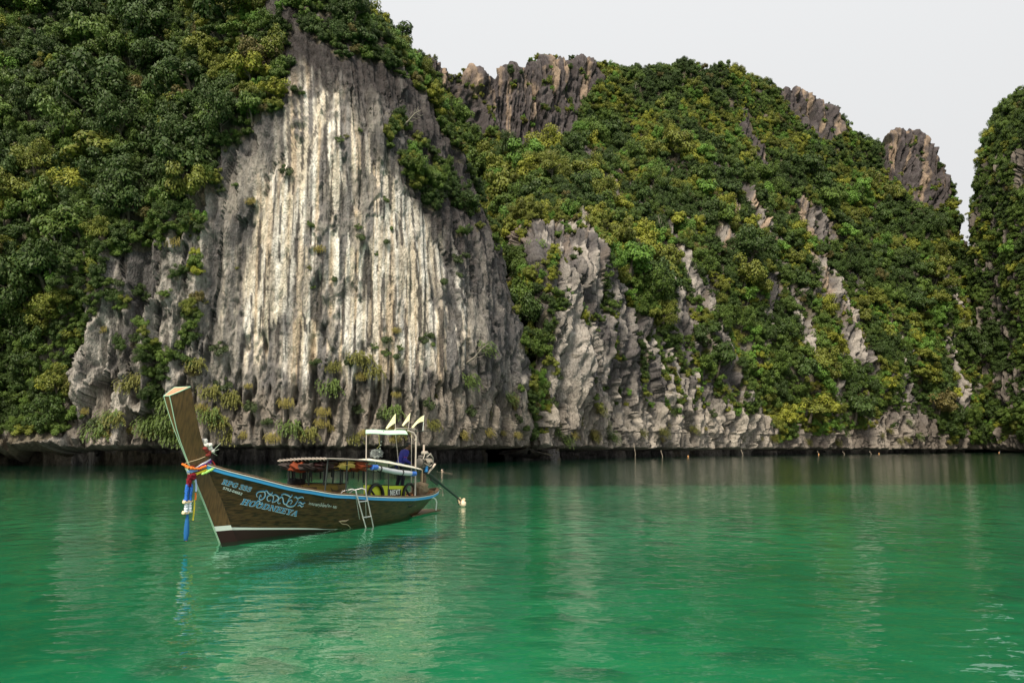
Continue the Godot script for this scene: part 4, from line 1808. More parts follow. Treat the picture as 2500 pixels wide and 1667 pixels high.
func engine() -> void:
	var e := on_boat("outboard_engine", -0.95, 1.45, 0.0)
	tag(e, "rusty grey car engine with long black propeller shaft behind the stern", "engine")
	var st := new_st()
	box(st, L(0.0, 0.42, 0.0), Vector3(0.52, 0.34, 0.30), Basis(Vector3.FORWARD, 0.12), 0.03)
	box(st, L(0.02, 0.64, 0.0), Vector3(0.44, 0.12, 0.22), Basis(Vector3.FORWARD, 0.12), 0.03)
	put("engine_block", done(st), M.engine, e)
	st = new_st()
	lathe(st, L(0.05, 0.72, 0.08), Basis.IDENTITY, [[0.0, 0.0], [0.12, 0.0], [0.13, 0.03], [0.13, 0.09], [0.10, 0.12], [0.0, 0.12]], 18)
	put("air_filter", done(st), M.hose, e)
	st = new_st()
	for k in 5:
		var x := -0.16 + 0.08 * k
		tube(st, [L(x, 0.52, 0.15), L(x, 0.56, 0.22), L(x - 0.05, 0.44, 0.25)], [0.022], 8)
	put("manifold", done(st), M.hose, e)
	st = new_st()
	tube(st, [L(0.1, 0.62, 0.2), L(-0.1, 0.74, 0.24), L(-0.28, 0.60, 0.22), L(-0.34, 0.36, 0.2)], [0.026], 8)
	tube(st, [L(0.35, 0.55, 0.22), L(0.22, 0.74, 0.2), L(0.02, 0.78, 0.2), L(-0.12, 0.66, 0.26)], [0.018], 8)
	tube(st, [L(0.2, 0.4, 0.18), L(0.0, 0.28, 0.28), L(-0.2, 0.34, 0.24)], [0.02], 8)
	put("hose", done(st), M.hose, e)
	st = new_st()
	lathe(st, L(0.3, 0.42, 0.0), Basis(Vector3.BACK, PI / 2), [[0.0, 0.0], [0.15, 0.0], [0.17, 0.015], [0.17, 0.045], [0.15, 0.06], [0.06, 0.07], [0.0, 0.07]], 20)
	put("flywheel", done(st), M.engine, e)
	st = new_st()
	lathe(st, L(-0.02, 0.42, 0.19), Basis(Vector3.RIGHT, PI / 2), [[0.0, -0.06], [0.075, -0.06], [0.08, -0.04], [0.08, 0.02], [0.0, 0.03]], 14)
	put("alternator", done(st), M.hose, e)
	st = new_st()
	box(st, L(0.0, 0.18, 0.12), Vector3(0.13, 0.22, 0.13), Basis.IDENTITY, 0.03)
	put("fuel_bottle", done(st), mat(Color(0.03, 0.22, 0.55), 0.4), e)
	st = new_st()
	box(st, L(-0.02, 0.2, 0.0), Vector3(0.34, 0.14, 0.2))
	tube(st, [L(0.0, 0.0, 0.0), L(0.0, 0.2, 0.0)], [0.05], 10)
	put("cradle", done(st), M.iron, e)
	st = new_st()
	tube(st, [L(0.0, 0.6, 0.0), L(-0.01, 0.78, 0.0), L(-0.01, 1.08, 0.0)], [0.022, 0.036, 0.04], 10)
	put("tiller_handle", done(st), M.grip, e)
	st = new_st()
	tube(st, [L(-0.1, 0.02, 0.12), L(-0.28, 0.28, 0.26), L(-0.34, 0.37, 0.30)], [0.036, 0.04, 0.038], 10)
	put("tiller_handle", done(st), M.grip, e)
	st = new_st()
	tube(st, [L(-0.05, 0.28, 0.1), L(-0.2, 0.12, 0.14), L(-0.12, 0.0, 0.12)], [0.03], 8)
	put("bracket", done(st), mat(Color(0.16, 0.06, 0.03), 0.6), e)
	# the shaft runs aft and down to the propeller at the water
	var from := L(-0.02, 0.12, 0.03)
	var to := L(-3.75, -1.2, -0.62)
	var d := (to - from).normalized()
	st = new_st()
	tube(st, [from, from + d * 0.25, from + d * 0.26, from + d * 1.35], [0.14, 0.12, 0.085, 0.07], 12)
	box(st, from + d * 1.0 + Vector3(0, -0.1, 0), Vector3(0.75, 0.11, 0.05), Basis(Quaternion(Vector3.LEFT, d)), 0.01)
	put("shaft_housing", done(st), M.iron, e)
	st = new_st()
	tube(st, [from + d * 1.3, to], [0.05, 0.036], 10)
	put("shaft", done(st), M.iron, e)
	st = new_st()
	tube(st, [to - d * 0.5, to - d * 0.3 + Vector3(0, -0.22, 0), to + Vector3(0, -0.10, 0)], [0.018], 6)
	put("skeg", done(st), M.iron, e)
	st = new_st()
	tube(st, [to - d * 0.02, to + d * 0.12], [0.045, 0.03], 10)
	var side := d.cross(Vector3.UP).normalized()
	var up := side.cross(d).normalized()
	for k in 3:
		var a := TAU * k / 3.0 + 0.5
		var r := side * cos(a) + up * sin(a)
		var t := side * -sin(a) + up * cos(a)
		var rows := []
		for i in 5:
			var u := i / 4.0
			var wide := 0.085 * sin(PI * (0.12 + 0.82 * u)) + 0.012
			for j in 3:
				rows.append(to + d * (0.05 + (j - 1) * wide * 0.6) + r * (0.03 + 0.15 * u) + t * (j - 1) * wide)
		slab(st, rows, 3, d * 0.008)
	put("propeller", done(st), mat(Color(0.62, 0.48, 0.30), 0.35, 0.5, 0.5), e)
	# mooring float that lies beside the propeller
	var p := on_boat("net_float", -4.75, 0.02, -0.55)
	st = new_st()
	lathe(st, Vector3(0, 0.10, 0), Basis(Vector3.RIGHT, 0.5), [[0.0, -0.14], [0.09, -0.11], [0.14, 0.0], [0.10, 0.10], [0.03, 0.14], [0.0, 0.14]], 16)
	put("float", done(st), mat(Color(0.72, 0.58, 0.42), 0.7), p)
	st = new_st()
	tube(st, [Vector3(0, 0.0, 0.05), Vector3(-0.12, -0.01, 0.12), Vector3(-0.22, -0.03, 0.05)], [0.03], 8)
	put("cord", done(st), mat(Color(0.72, 0.62, 0.48), 0.7), p)
	tag(p, "pale orange float at the end of the propeller shaft", "float")


func cargo() -> void:
	# life jackets stowed under the roof, with straps that hang down
	var looks := [["black", "dark_canvas"], ["orange", "orange"], ["black", "dark_canvas"], ["dark red", "maroon"], ["orange", "orange"], ["black", "dark_canvas"], ["yellow", "ochre"], ["black", "dark_canvas"], ["dark red", "maroon"], ["orange", "orange"], ["black", "dark_canvas"]]
	var spots := [[5.2, -0.62], [5.25, -0.25], [5.2, 0.15], [4.95, 0.5], [4.75, -0.5], [4.65, 0.1], [4.45, 0.62], [4.2, -0.2], [4.05, 0.4], [3.75, 0.66], [3.5, 0.2]]
	var places := ["at the far front corner", "at the middle of the front edge", "nearer the near front post", "behind the near front post", "second in on the far side", "in the middle of the bundle", "near the middle near post", "amidships on the far side", "behind the yellow one", "next to the white cloth", "rearmost of the row"]
	for k in spots.size():
		var s: float = spots[k][0]
		var w: float = spots[k][1]
		var o := on_boat("life_jacket", s, hermite(ROOF, s) - 0.04 + 0.04 * (w - 1.0), w)
		var st := new_st()
		lump(st, Vector3(0, -0.11 - 0.02 * (k % 3), 0), Vector3(0.42, 0.11 + 0.025 * (k % 2), 0.26), 0.75, 90 + k, Basis(Vector3.UP, 0.4 * sin(k * 2.1)), 12)
		put("vest", done(st), M[looks[k][1]], o)
		for j in 3:
			var x := rng.randf_range(-0.3, 0.3)
			var z := rng.randf_range(-0.12, 0.12)
			var long := rng.randf_range(0.32, 0.62)
			st = new_st()
			box(st, Vector3(x, -0.10 - long * 0.5, z), Vector3(0.06, long, 0.014), Basis(Vector3.BACK, rng.randf_range(-0.12, 0.12)) * Basis(Vector3.UP, rng.randf_range(-0.6, 0.6)), 0.003)
			put("strap", done(st), M.black, o)
		tag(o, "%s life jacket stowed under the boat roof, %s" % [looks[k][0], places[k]], "life jacket", "life jackets under the canopy")
	# inner tubes against the lime cloth
	for a in [[2.83, 0.93, 0.42, 0.055, "nearer the bow, left on the lime cloth"], [0.88, 0.88, 0.40, 0.05, "nearer the stern, by the thick pole"]]:
		var o := on_boat("inner_tube", a[0], a[1] - 0.08, 0.71 if a[0] > 2.0 else 0.66)
		var st := new_st()
		var ring := []
		for i in 28:
			var t := TAU * i / 28.0
			ring.append(L(cos(t) * a[2], sin(t) * (a[2] + 0.0) * 0.92 + 0.02, 0.03 * cos(t)))
		tube(st, ring, [a[3]], 12, true)
		put("tube", done(st), M.rubber, o)
		st = new_st()
		tube(st, [L(a[2] * 0.62, 0.22, 0.02), L(a[2] * 0.25, 0.04, 0.05), L(-0.1, -0.06, 0.04)], [0.035], 8)
		put("strap", done(st), M.rubber, o)
		tag(o, "black inner tube fender %s" % a[4], "fender", "black inner tubes on the boat")
	var bag := on_boat("black_bag", 4.85, 1.40, -0.78)
	var s2 := new_st()
	lump(s2, Vector3(0, 0.0, 0), Vector3(0.30, 0.10, 0.16), 0.5, 120)
	put("bag", done(s2), M.black, bag)
	s2 = new_st()
	tube(s2, [L(-0.12, 0.07, 0), L(-0.24, 0.06, 0), L(-0.34, 0.14, 0), L(-0.42, 0.20, 0)], [0.009], 5)
	put("cord", done(s2), M.black, bag)
	tag(bag, "black bag on the side cloth below the front of the roof", "bag")
	# flags
	var names := ["left of the three, on the small roof", "middle of the three, on the hoop", "right of the three, on the flag board"]
	for k in 3:
		var at: Array = [[0.85, 3.03, 0.0], [0.05, 3.09, 0.0], [-0.88, 3.03, 0.0]][k]
		var lean: float = [0.0, 0.10, 0.06][k]
		var f := on_boat("pennant", at[0], at[1], at[2])
		var st := new_st()
		tube(st, [L(0, 0, 0), L(-lean, 0.58, 0)], [0.012, 0.008], 6)
		put("pole", done(st), M.pole if k < 2 else M.white, f)
		st = new_st()
		var pts := []
		for i in 9:
			var u := i / 8.0
			for j in 5:
				var v := j / 4.0
				var top := Vector2(0.0, 0.57)
				var low := Vector2(0.0, 0.24 + 0.05 * k)
				var tip: Vector2 = [Vector2(0.30, 0.06), Vector2(0.22, 0.12), Vector2(0.38, 0.13)][k]
				var p := (top.lerp(low, v)).lerp(tip + Vector2(-0.05 * v, -0.03 * v), u)
				var sag := 0.07 * sin(PI * u) * (1.0 if k == 2 else 0.4)
				pts.append(Vector3(-lean * (p.y / 0.58), p.y + sag, 0) + Vector3(0.45, 0, 0.89) * p.x * 1.12 + Vector3(0.89, 0, -0.45) * 0.03 * sin(u * 7.0 + v * 2.0))
		slab(st, pts, 5, Vector3(0.002, 0, 0.001))
		put("cloth", done(st), M.flag, f)
		tag(f, "pale yellow pennant on a short pole, %s" % names[k], "flag", "pennants on the boat roof")
	# yellow cord with a crumpled clear bag under the small roof
	var hang := on_boat("plastic_bag", 2.5, 2.2, 0.45)
	var st4 := new_st()
	lump(st4, Vector3(0, 0.03, 0), Vector3(0.17, 0.13, 0.15), 0.9, 140)
	var film := mat(Color(0.72, 0.78, 0.78), 0.45, 0.5)
	film.transparency = BaseMaterial3D.TRANSPARENCY_ALPHA
	film.albedo_color.a = 0.1
	put("bag", done(st4), film, hang)
	st4 = new_st()
	tube(st4, [L(0.0, 0.72, 0.0), L(-0.1, 0.6, 0.02), L(-0.12, 0.45, 0.0), L(-0.14, 0.3, 0.02), L(-0.02, 0.2, 0.0)], [0.010], 5)
	put("cord", done(st4), mat(Color(0.5, 0.45, 0.12), 0.8), hang)
	tag(hang, "crumpled clear plastic bag on a yellow cord under the small roof", "bag")


func ladder() -> void:
	var o := on_boat("boarding_ladder", 3.6, 0.0, 0.0)
	tag(o, "silver tube ladder hooked over the near side of the boat", "ladder")
	for a in [[0.63, 0.08], [0.17, -0.29]]:
		var st := new_st()
		tube(st, [L(a[0] + 0.32, 1.02, 0.62), L(a[0] + 0.22, 1.13, 0.70), L(a[0] + 0.05, 1.19, 0.92), L(a[0] - 0.01, 1.15, 1.0), L(a[0] - 0.02, 1.05, 1.02), L(a[1] + 0.0, 0.02, 0.99), L(a[1] - 0.02, -0.09, 0.98)], [0.021], 10)
		put("side_rail", done(st), M.steel, o)
	for a in [[0.80, 0.49, 0.03], [0.32, 0.23, -0.16], [-0.07, 0.05, -0.31]]:
		var st := new_st()
		tube(st, [L(a[1], a[0], 1.005), L(a[2], a[0], 1.005)], [0.019], 10)
		put("rung", done(st), M.steel, o)
	for a in [[0.56, 0.22], [0.1, -0.1]]:
		var st := new_st()
		tube(st, [L(a[0], 0.98, 0.96), L(a[1], 0.26, 0.86)], [0.011], 8)
		put("stay", done(st), M.steel, o)
	var r := on_boat("mooring_cord", 0, 0, 0)
	var st2 := new_st()
	var path := []
	for i in 14:
		var u := i / 13.0
		path.append(on_hull(lerpf(4.45, 3.72, u), 0.22 - 0.26 * u - 0.02 * sin(u * 9.0), 0.03))
	tube(st2, path, [0.012], 6)
	for k in 3:
		tube(st2, [on_hull(4.5, 0.24, 0.02), on_hull(4.4 - 0.08 * k, 0.26 - 0.02 * k, 0.05), on_hull(4.2 - 0.05 * k, 0.25 + 0.01 * k, 0.03)], [0.012, 0.010, 0.006], 6)
	put("cord", done(st2), M.tan, r)
	tag(r, "frayed tan cord on the hull beside the ladder", "rope")


func fringe_row(st: SurfaceTool, path: Array, size: float) -> void:
	# a row of soft blossoms
	for i in path.size():
		lump(st, path[i] + Vector3(0, 0.15 * size * sin(i * 1.9), 0), Vector3(size, size * 0.85, size) * (0.85 + 0.25 * absf(sin(i * 2.7))), 0.6, 200 + i, Basis(Vector3.UP, i * 1.3), 6)


func along(a: Vector3, b: Vector3, count: int, sag := 0.0) -> Array:
	var out := []
	for i in count:
		var u := float(i) / (count - 1)
		out.append(a.lerp(b, u) - Vector3(0, sag * sin(PI * u), 0))
	return out


func cloth_strip(a: Array, wide: Vector3, sag := 0.0) -> ArrayMesh:
	var st := new_st()
	var pts := []
	for i in a.size():
		for j in 4:
			pts.append(a[i] + wide * (j / 3.0) + Vector3(0, 0, -0.012 * sin(j * 2.0 + i)) - Vector3(0, sag * sin(PI * float(i) / (a.size() - 1)), 0))
	slab(st, pts, 4, Vector3(0, 0, 0.008))
	return done(st)


func bow_ribbons() -> void:
	var o := on_boat("ribbon_garland")
	tag(o, "bright cloth ribbons and flower fringe tied round the prow", "ribbon")
	# bands that cross the near side of the stem and go round the front
	var bands := [["orange_fringe", Color(0.75, 0.19, 0.035)], ["purple", Color(0.12, 0.02, 0.20)], ["white", Color(0.72, 0.72, 0.80)], ["blue", Color(0.16, 0.32, 0.62)], ["yellow", Color(0.72, 0.58, 0.05)], ["maroon", Color(0.16, 0.012, 0.02)], ["red", Color(0.65, 0.06, 0.06)], ["lime", Color(0.38, 0.68, 0.18)]]
	var hue := {}
	for a in bands:
		hue[a[0]] = mat(a[1], 0.8, 0.2)
		hue[a[0]].rim_enabled = true
		hue[a[0]].rim = 0.3
	var right_top := L(9.03, 2.17, 0.16)
	var right_low := L(8.92, 1.95, 0.17)
	var front := L(9.66, 1.88, 0.07)
	put("sash", cloth_strip(along(right_top, L(9.5, 1.93, 0.11), 10), Vector3(0, -0.045, 0.0)), hue.white, o)
	put("sash", cloth_strip(along(right_top + Vector3(-0.02, -0.03, -0.01), L(9.38, 1.96, 0.13), 10), Vector3(0, -0.10, 0.0)), hue.purple, o)
	put("sash", cloth_strip(along(L(9.02, 2.05, 0.175), front, 12, 0.03), Vector3(0, -0.06, 0.0)), hue.blue, o)
	put("sash", cloth_strip(along(L(8.98, 1.99, 0.18), L(9.5, 1.80, 0.10), 10, 0.02), Vector3(0, -0.055, 0.0)), hue.yellow, o)
	put("sash", cloth_strip(along(L(9.02, 2.14, 0.165), L(8.88, 1.98, 0.17), 6), Vector3(-0.05, -0.03, 0.0)), hue.red, o)
	var st := new_st()
	fringe_row(st, along(L(8.92, 1.95, 0.2), L(9.26, 1.79, 0.16), 9, 0.015), 0.034)
	put("flower_fringe", done(st), hue.lime, o)
	st = new_st()
	fringe_row(st, along(L(9.66, 2.03, -0.09), L(9.62, 1.96, 0.06), 4, 0.0) + along(L(9.56, 1.94, 0.09), L(9.18, 1.98, 0.15), 10, 0.04), 0.036)
	put("flower_fringe", done(st), hue.orange_fringe, o)
	put("sash", cloth_strip(along(L(9.68, 2.07, -0.11), L(9.48, 2.0, 0.1), 8, 0.03), Vector3(0, -0.03, 0.0)), hue.maroon, o)
	# the tails that hang in front of the stem
	var x := 9.60
	st = new_st()
	lump(st, L(x - 0.08, 1.72, 0.09), Vector3(0.11, 0.08, 0.05), 0.8, 301)
	lump(st, L(x, 1.60, 0.09), Vector3(0.06, 0.11, 0.045), 0.8, 302)
	put("knot", done(st), hue.maroon, o)
	put("sash", cloth_strip(along(L(9.72, 1.94, 0.06), L(9.60, 1.70, 0.09), 6), Vector3(-0.07, 0.0, 0.0)), mat(Color(0.55, 0.72, 0.50), 0.8), o)
	var braid := mat(Color(0.02, 0.13, 0.5), 0.7)
	for dx in [-0.07, 0.05]:
		st = new_st()
		fringe_row(st, along(L(x + dx, 1.52, 0.09), L(x + dx + 0.02, 1.17, 0.09), 11), 0.042)
		put("braid", done(st), braid, o)
	var cream := mat(Color(0.80, 0.62, 0.40), 0.85)
	for y in [1.12, 0.86]:
		st = new_st()
		fringe_row(st, along(L(x - 0.10, y + 0.01, 0.09), L(x + 0.11, y, 0.09), 5), 0.04)
		put("flower_fringe", done(st), cream, o)
	for dx in [-0.06, 0.05]:
		st = new_st()
		fringe_row(st, along(L(x + dx, 1.08, 0.09), L(x + dx, 0.90, 0.09), 4), 0.042)
		put("braid", done(st), mat(Color(0.66, 0.72, 0.80), 0.8), o)
	var tassel := mat(Color(0.01, 0.105, 0.30), 0.6)
	st = new_st()
	for k in 13:
		var a := TAU * k / 13.0
		var c := Vector3(cos(a) * 0.03, 0, sin(a) * 0.03)
		tube(st, [L(x, 0.84, 0.09) + c * 0.4, L(x, 0.6, 0.09) + c * 1.2, L(x, 0.38, 0.09) + c * 1.5, L(x + 0.005, 0.23 - 0.02 * (k % 3), 0.09) + c * 1.1], [0.012, 0.02, 0.022, 0.014], 6)
	put("tassel", done(st), tassel, o)
	st = new_st()
	tube(st, [L(x, 0.24, 0.09), L(x - 0.01, 0.17, 0.09)], [0.02, 0.014], 6)
	put("tip", done(st), hue.orange_fringe, o)
	put("sash", cloth_strip(along(L(x - 0.16, 1.66, 0.1), L(x - 0.2, 1.36, 0.1), 5), Vector3(-0.05, 0, 0)), mat(Color(0.45, 0.55, 0.80), 0.8), o)
	put("sash", cloth_strip(along(L(x - 0.18, 1.33, 0.1), L(x - 0.18, 1.15, 0.1), 4), Vector3(-0.05, 0, 0)), hue.orange_fringe, o)
	put("sash", cloth_strip(along(L(x - 0.17, 1.16, 0.1), L(x - 0.16, 0.66, 0.1), 5), Vector3(-0.035, 0, 0)), hue.yellow, o)
	var f := on_boat("flower_bunch", 9.12, 2.36, 0.10)
	st = new_st()
	fringe_row(st, [L(0, 0.1, 0.0), L(-0.08, 0.06, 0.03), L(0.06, 0.16, 0.02), L(-0.12, 0.02, 0.0), L(0.08, 0.24, 0.0), L(-0.04, 0.14, 0.05), L(-0.15, 0.0, 0.04)], 0.062)
	put("blossoms", done(st), mat(Color(0.78, 0.76, 0.70), 0.8), f)
	st = new_st()
	fringe_row(st, [L(0.03, 0.0, 0.02), L(-0.06, -0.05, 0.02), L(0.08, 0.07, 0.02), L(-0.02, -0.09, 0.02)], 0.06)
	put("blossoms", done(st), mat(Color(0.22, 0.035, 0.025), 0.8), f)
	st = new_st()
	for k in 3:
		tube(st, [L(-0.1, -0.02 - 0.02 * k, 0.03), L(-0.3 - 0.05 * k, -0.12 + 0.16 * k, 0.05)], [0.009, 0.005], 5)
	put("stem", done(st), mat(Color(0.5, 0.58, 0.42), 0.8), f)
	tag(f, "bunch of white and red flowers behind the prow", "flowers")


func hand_bones(wrist: Vector3, dir: Vector3, palm: Vector3, thumb_side: float) -> Array:
	# palm, four fingers that curl towards the palm side, and a thumb
	var side := dir.cross(palm).normalized() * thumb_side
	var out := [[wrist, wrist + dir * 0.075, 0.026, 0.03], [wrist + side * 0.02, wrist + dir * 0.07 + side * 0.025, 0.018, 0.016], [wrist - side * 0.02, wrist + dir * 0.068 - side * 0.026, 0.018, 0.015]]
	for k in 4:
		var root := wrist + dir * (0.078 - 0.004 * absf(k - 1.4)) + side * (0.03 - 0.02 * k)
		var long: float = [0.036, 0.042, 0.04, 0.031][k]
		var mid := root + (dir * 0.8 + palm * 0.55).normalized() * long
		var tip := mid + (dir * 0.1 + palm).normalized() * long * 0.9
		out.append([root, mid, 0.0095, 0.009])
		out.append([mid, tip, 0.009, 0.0075])
	var t0 := wrist + dir * 0.025 + side * 0.03
	var t1 := t0 + (dir * 0.6 + side * 0.6 + palm * 0.3).normalized() * 0.04
	out.append([t0, t1, 0.012, 0.0105])
	out.append([t1, t1 + (dir * 0.7 + palm * 0.6).normalized() * 0.032, 0.0105, 0.008])
	return out


func boatman() -> void:
	# stands on the stern deck and bends over the engine; axes of his own: x ahead of him, y up
	var o := on_boat("person", 0.62, 0.90, 0.06, 2.574)
	tag(o, "person in blue long sleeved shirt bending over the boat engine", "person")
	var neck := Vector3(0.22, 1.43, 0)
	var head := Vector3(0.315, 1.565, 0)
	var sh_l := Vector3(0.17, 1.36, -0.18)
	var sh_r := Vector3(0.17, 1.36, 0.18)
	var el_l := Vector3(0.17, 1.10, -0.25)
	var el_r := Vector3(0.08, 1.10, 0.26)
	var wr_l := Vector3(0.40, 0.98, -0.12)
	var wr_r := Vector3(0.36, 0.96, 0.14)
	var hip := Vector3(-0.02, 0.90, 0)
	var trunk := [[hip + Vector3(0, 0, -0.075), hip + Vector3(0, 0, 0.075), 0.115, 0.115], [hip, Vector3(0.06, 1.10, 0), 0.12, 0.115], [Vector3(0.06, 1.10, 0), Vector3(0.15, 1.30, 0), 0.12, 0.125], [Vector3(0.15, 1.30, -0.09), Vector3(0.15, 1.30, 0.09), 0.11, 0.11], [sh_l, sh_r, 0.068, 0.068]]
	var arms := [[sh_l, el_l, 0.057, 0.042], [el_l, wr_l, 0.041, 0.028], [sh_r, el_r, 0.057, 0.042], [el_r, wr_r, 0.041, 0.028]]
	var legs := []
	for sd in [-1.0, 1.0]:
		var knee := Vector3(0.05 + 0.03 * sd, 0.48, 0.11 * sd)
		var ankle := Vector3(-0.03 + 0.05 * sd, 0.08, 0.12 * sd)
		legs.append([hip + Vector3(0, -0.04, 0.09 * sd), knee, 0.088, 0.057])
		legs.append([knee, ankle, 0.055, 0.037])
		legs.append([ankle + Vector3(-0.03, -0.045, 0), ankle + Vector3(0.17, -0.055, 0.02 * sd), 0.034, 0.026])
	var neck_bones := [[Vector3(0.16, 1.36, 0), neck, 0.062, 0.054], [neck, head + Vector3(-0.03, -0.03, 0), 0.053, 0.055]]
	var tilt := Basis(Vector3.BACK, -0.62)
	var skull := [[head + tilt * Vector3(-0.02, 0.02, 0), head + tilt * Vector3(0.025, 0.02, 0), 0.086, 0.08], [head + tilt * Vector3(0.03, -0.03, 0), head + tilt * Vector3(0.05, -0.085, 0), 0.06, 0.038],
		[head + tilt * Vector3(0.09, 0.0, 0), head + tilt * Vector3(0.112, -0.03, 0), 0.012, 0.015], [head + tilt * Vector3(0.075, 0.03, -0.04), head + tilt * Vector3(0.075, 0.03, 0.04), 0.018, 0.018],
		[head + tilt * Vector3(0.082, -0.062, -0.014), head + tilt * Vector3(0.082, -0.062, 0.014), 0.011, 0.011], [head + tilt * Vector3(-0.005, -0.005, -0.088), head + tilt * Vector3(-0.012, 0.025, -0.09), 0.012, 0.015], [head + tilt * Vector3(-0.005, -0.005, 0.088), head + tilt * Vector3(-0.012, 0.025, 0.09), 0.012, 0.015]]
	var skin := mat(Color(0.13, 0.065, 0.04), 0.55)
	var down := Vector3(0.15, -1, 0).normalized()
	var parts := [body_mesh(trunk + arms + legs + neck_bones, 0.018, 0.05), body_mesh(skull + [neck_bones[1]], 0.007, 0.03),
		body_mesh(hand_bones(wr_l, (wr_l - el_l).normalized(), down, 1.0), 0.005, 0.012), body_mesh(hand_bones(wr_r, (wr_r - el_r).normalized(), down, -1.0), 0.005, 0.012)]
	var body := put("body", join_meshes(parts), skin, o)
	for sd in [-1.0, 1.0]:
		var st := new_st()
		lathe(st, head + tilt * Vector3(0.083, 0.008, 0.032 * sd), tilt, [[0.0, -0.009], [0.009, 0.0], [0.0, 0.009]], 8)
		put("eye", done(st), M.black, body)
	var grow := func(list: Array, by: float) -> Array:
		var out := []
		for b in list:
			out.append([b[0], b[1], b[2] + by, b[3] + by])
		return out
	var sleeves := [[sh_l, el_l, 0.066, 0.054], [el_l, el_l.lerp(wr_l, 0.9), 0.052, 0.037], [sh_r, el_r, 0.066, 0.054], [el_r, el_r.lerp(wr_r, 0.9), 0.052, 0.037]]
	var shirt_blue := mat(Color(0.022, 0.022, 0.20), 0.75)
	var shirt := put("shirt", body_mesh(grow.call(trunk, 0.016) + sleeves + [[Vector3(0.16, 1.36, 0), neck.lerp(Vector3(0.16, 1.36, 0), 0.5), 0.072, 0.068]], 0.018, 0.05), shirt_blue, o)
	var pants := [[hip + Vector3(0, -0.02, -0.08), hip + Vector3(0, -0.02, 0.08), 0.118, 0.118]]
	for k in [0, 3]:
		pants.append([legs[k][0], legs[k][1], 0.105, 0.075])
		pants.append([legs[k + 1][0], legs[k + 1][0].lerp(legs[k + 1][1], 0.9), 0.074, 0.058])
	put("trousers", body_mesh(pants, 0.018, 0.04), mat(Color(0.018, 0.018, 0.035), 0.8), o)
	put("hair", body_mesh([[head + tilt * Vector3(-0.045, 0.035, 0), head + tilt * Vector3(0.03, 0.065, 0), 0.085, 0.06], [head + tilt * Vector3(-0.06, -0.01, 0), head + tilt * Vector3(-0.05, 0.04, 0), 0.07, 0.07]], 0.009, 0.03), mat(Color(0.01, 0.009, 0.008), 0.5), o)
	# red trim round the upper arms
	for a in [[sh_l, el_l], [sh_r, el_r]]:
		var st := new_st()
		var d: Vector3 = (a[1] - a[0]).normalized()
		var c: Vector3 = a[0].lerp(a[1], 0.72)
		var x := d.cross(Vector3.FORWARD).normalized()
		var y := d.cross(x)
		var ring := []
		for i in 16:
			ring.append(c + (x * cos(TAU * i / 16) + y * sin(TAU * i / 16)) * 0.058)
		tube(st, ring, [0.006], 6, true)
		put("trim", done(st), mat(Color(0.35, 0.03, 0.06), 0.8), shirt)


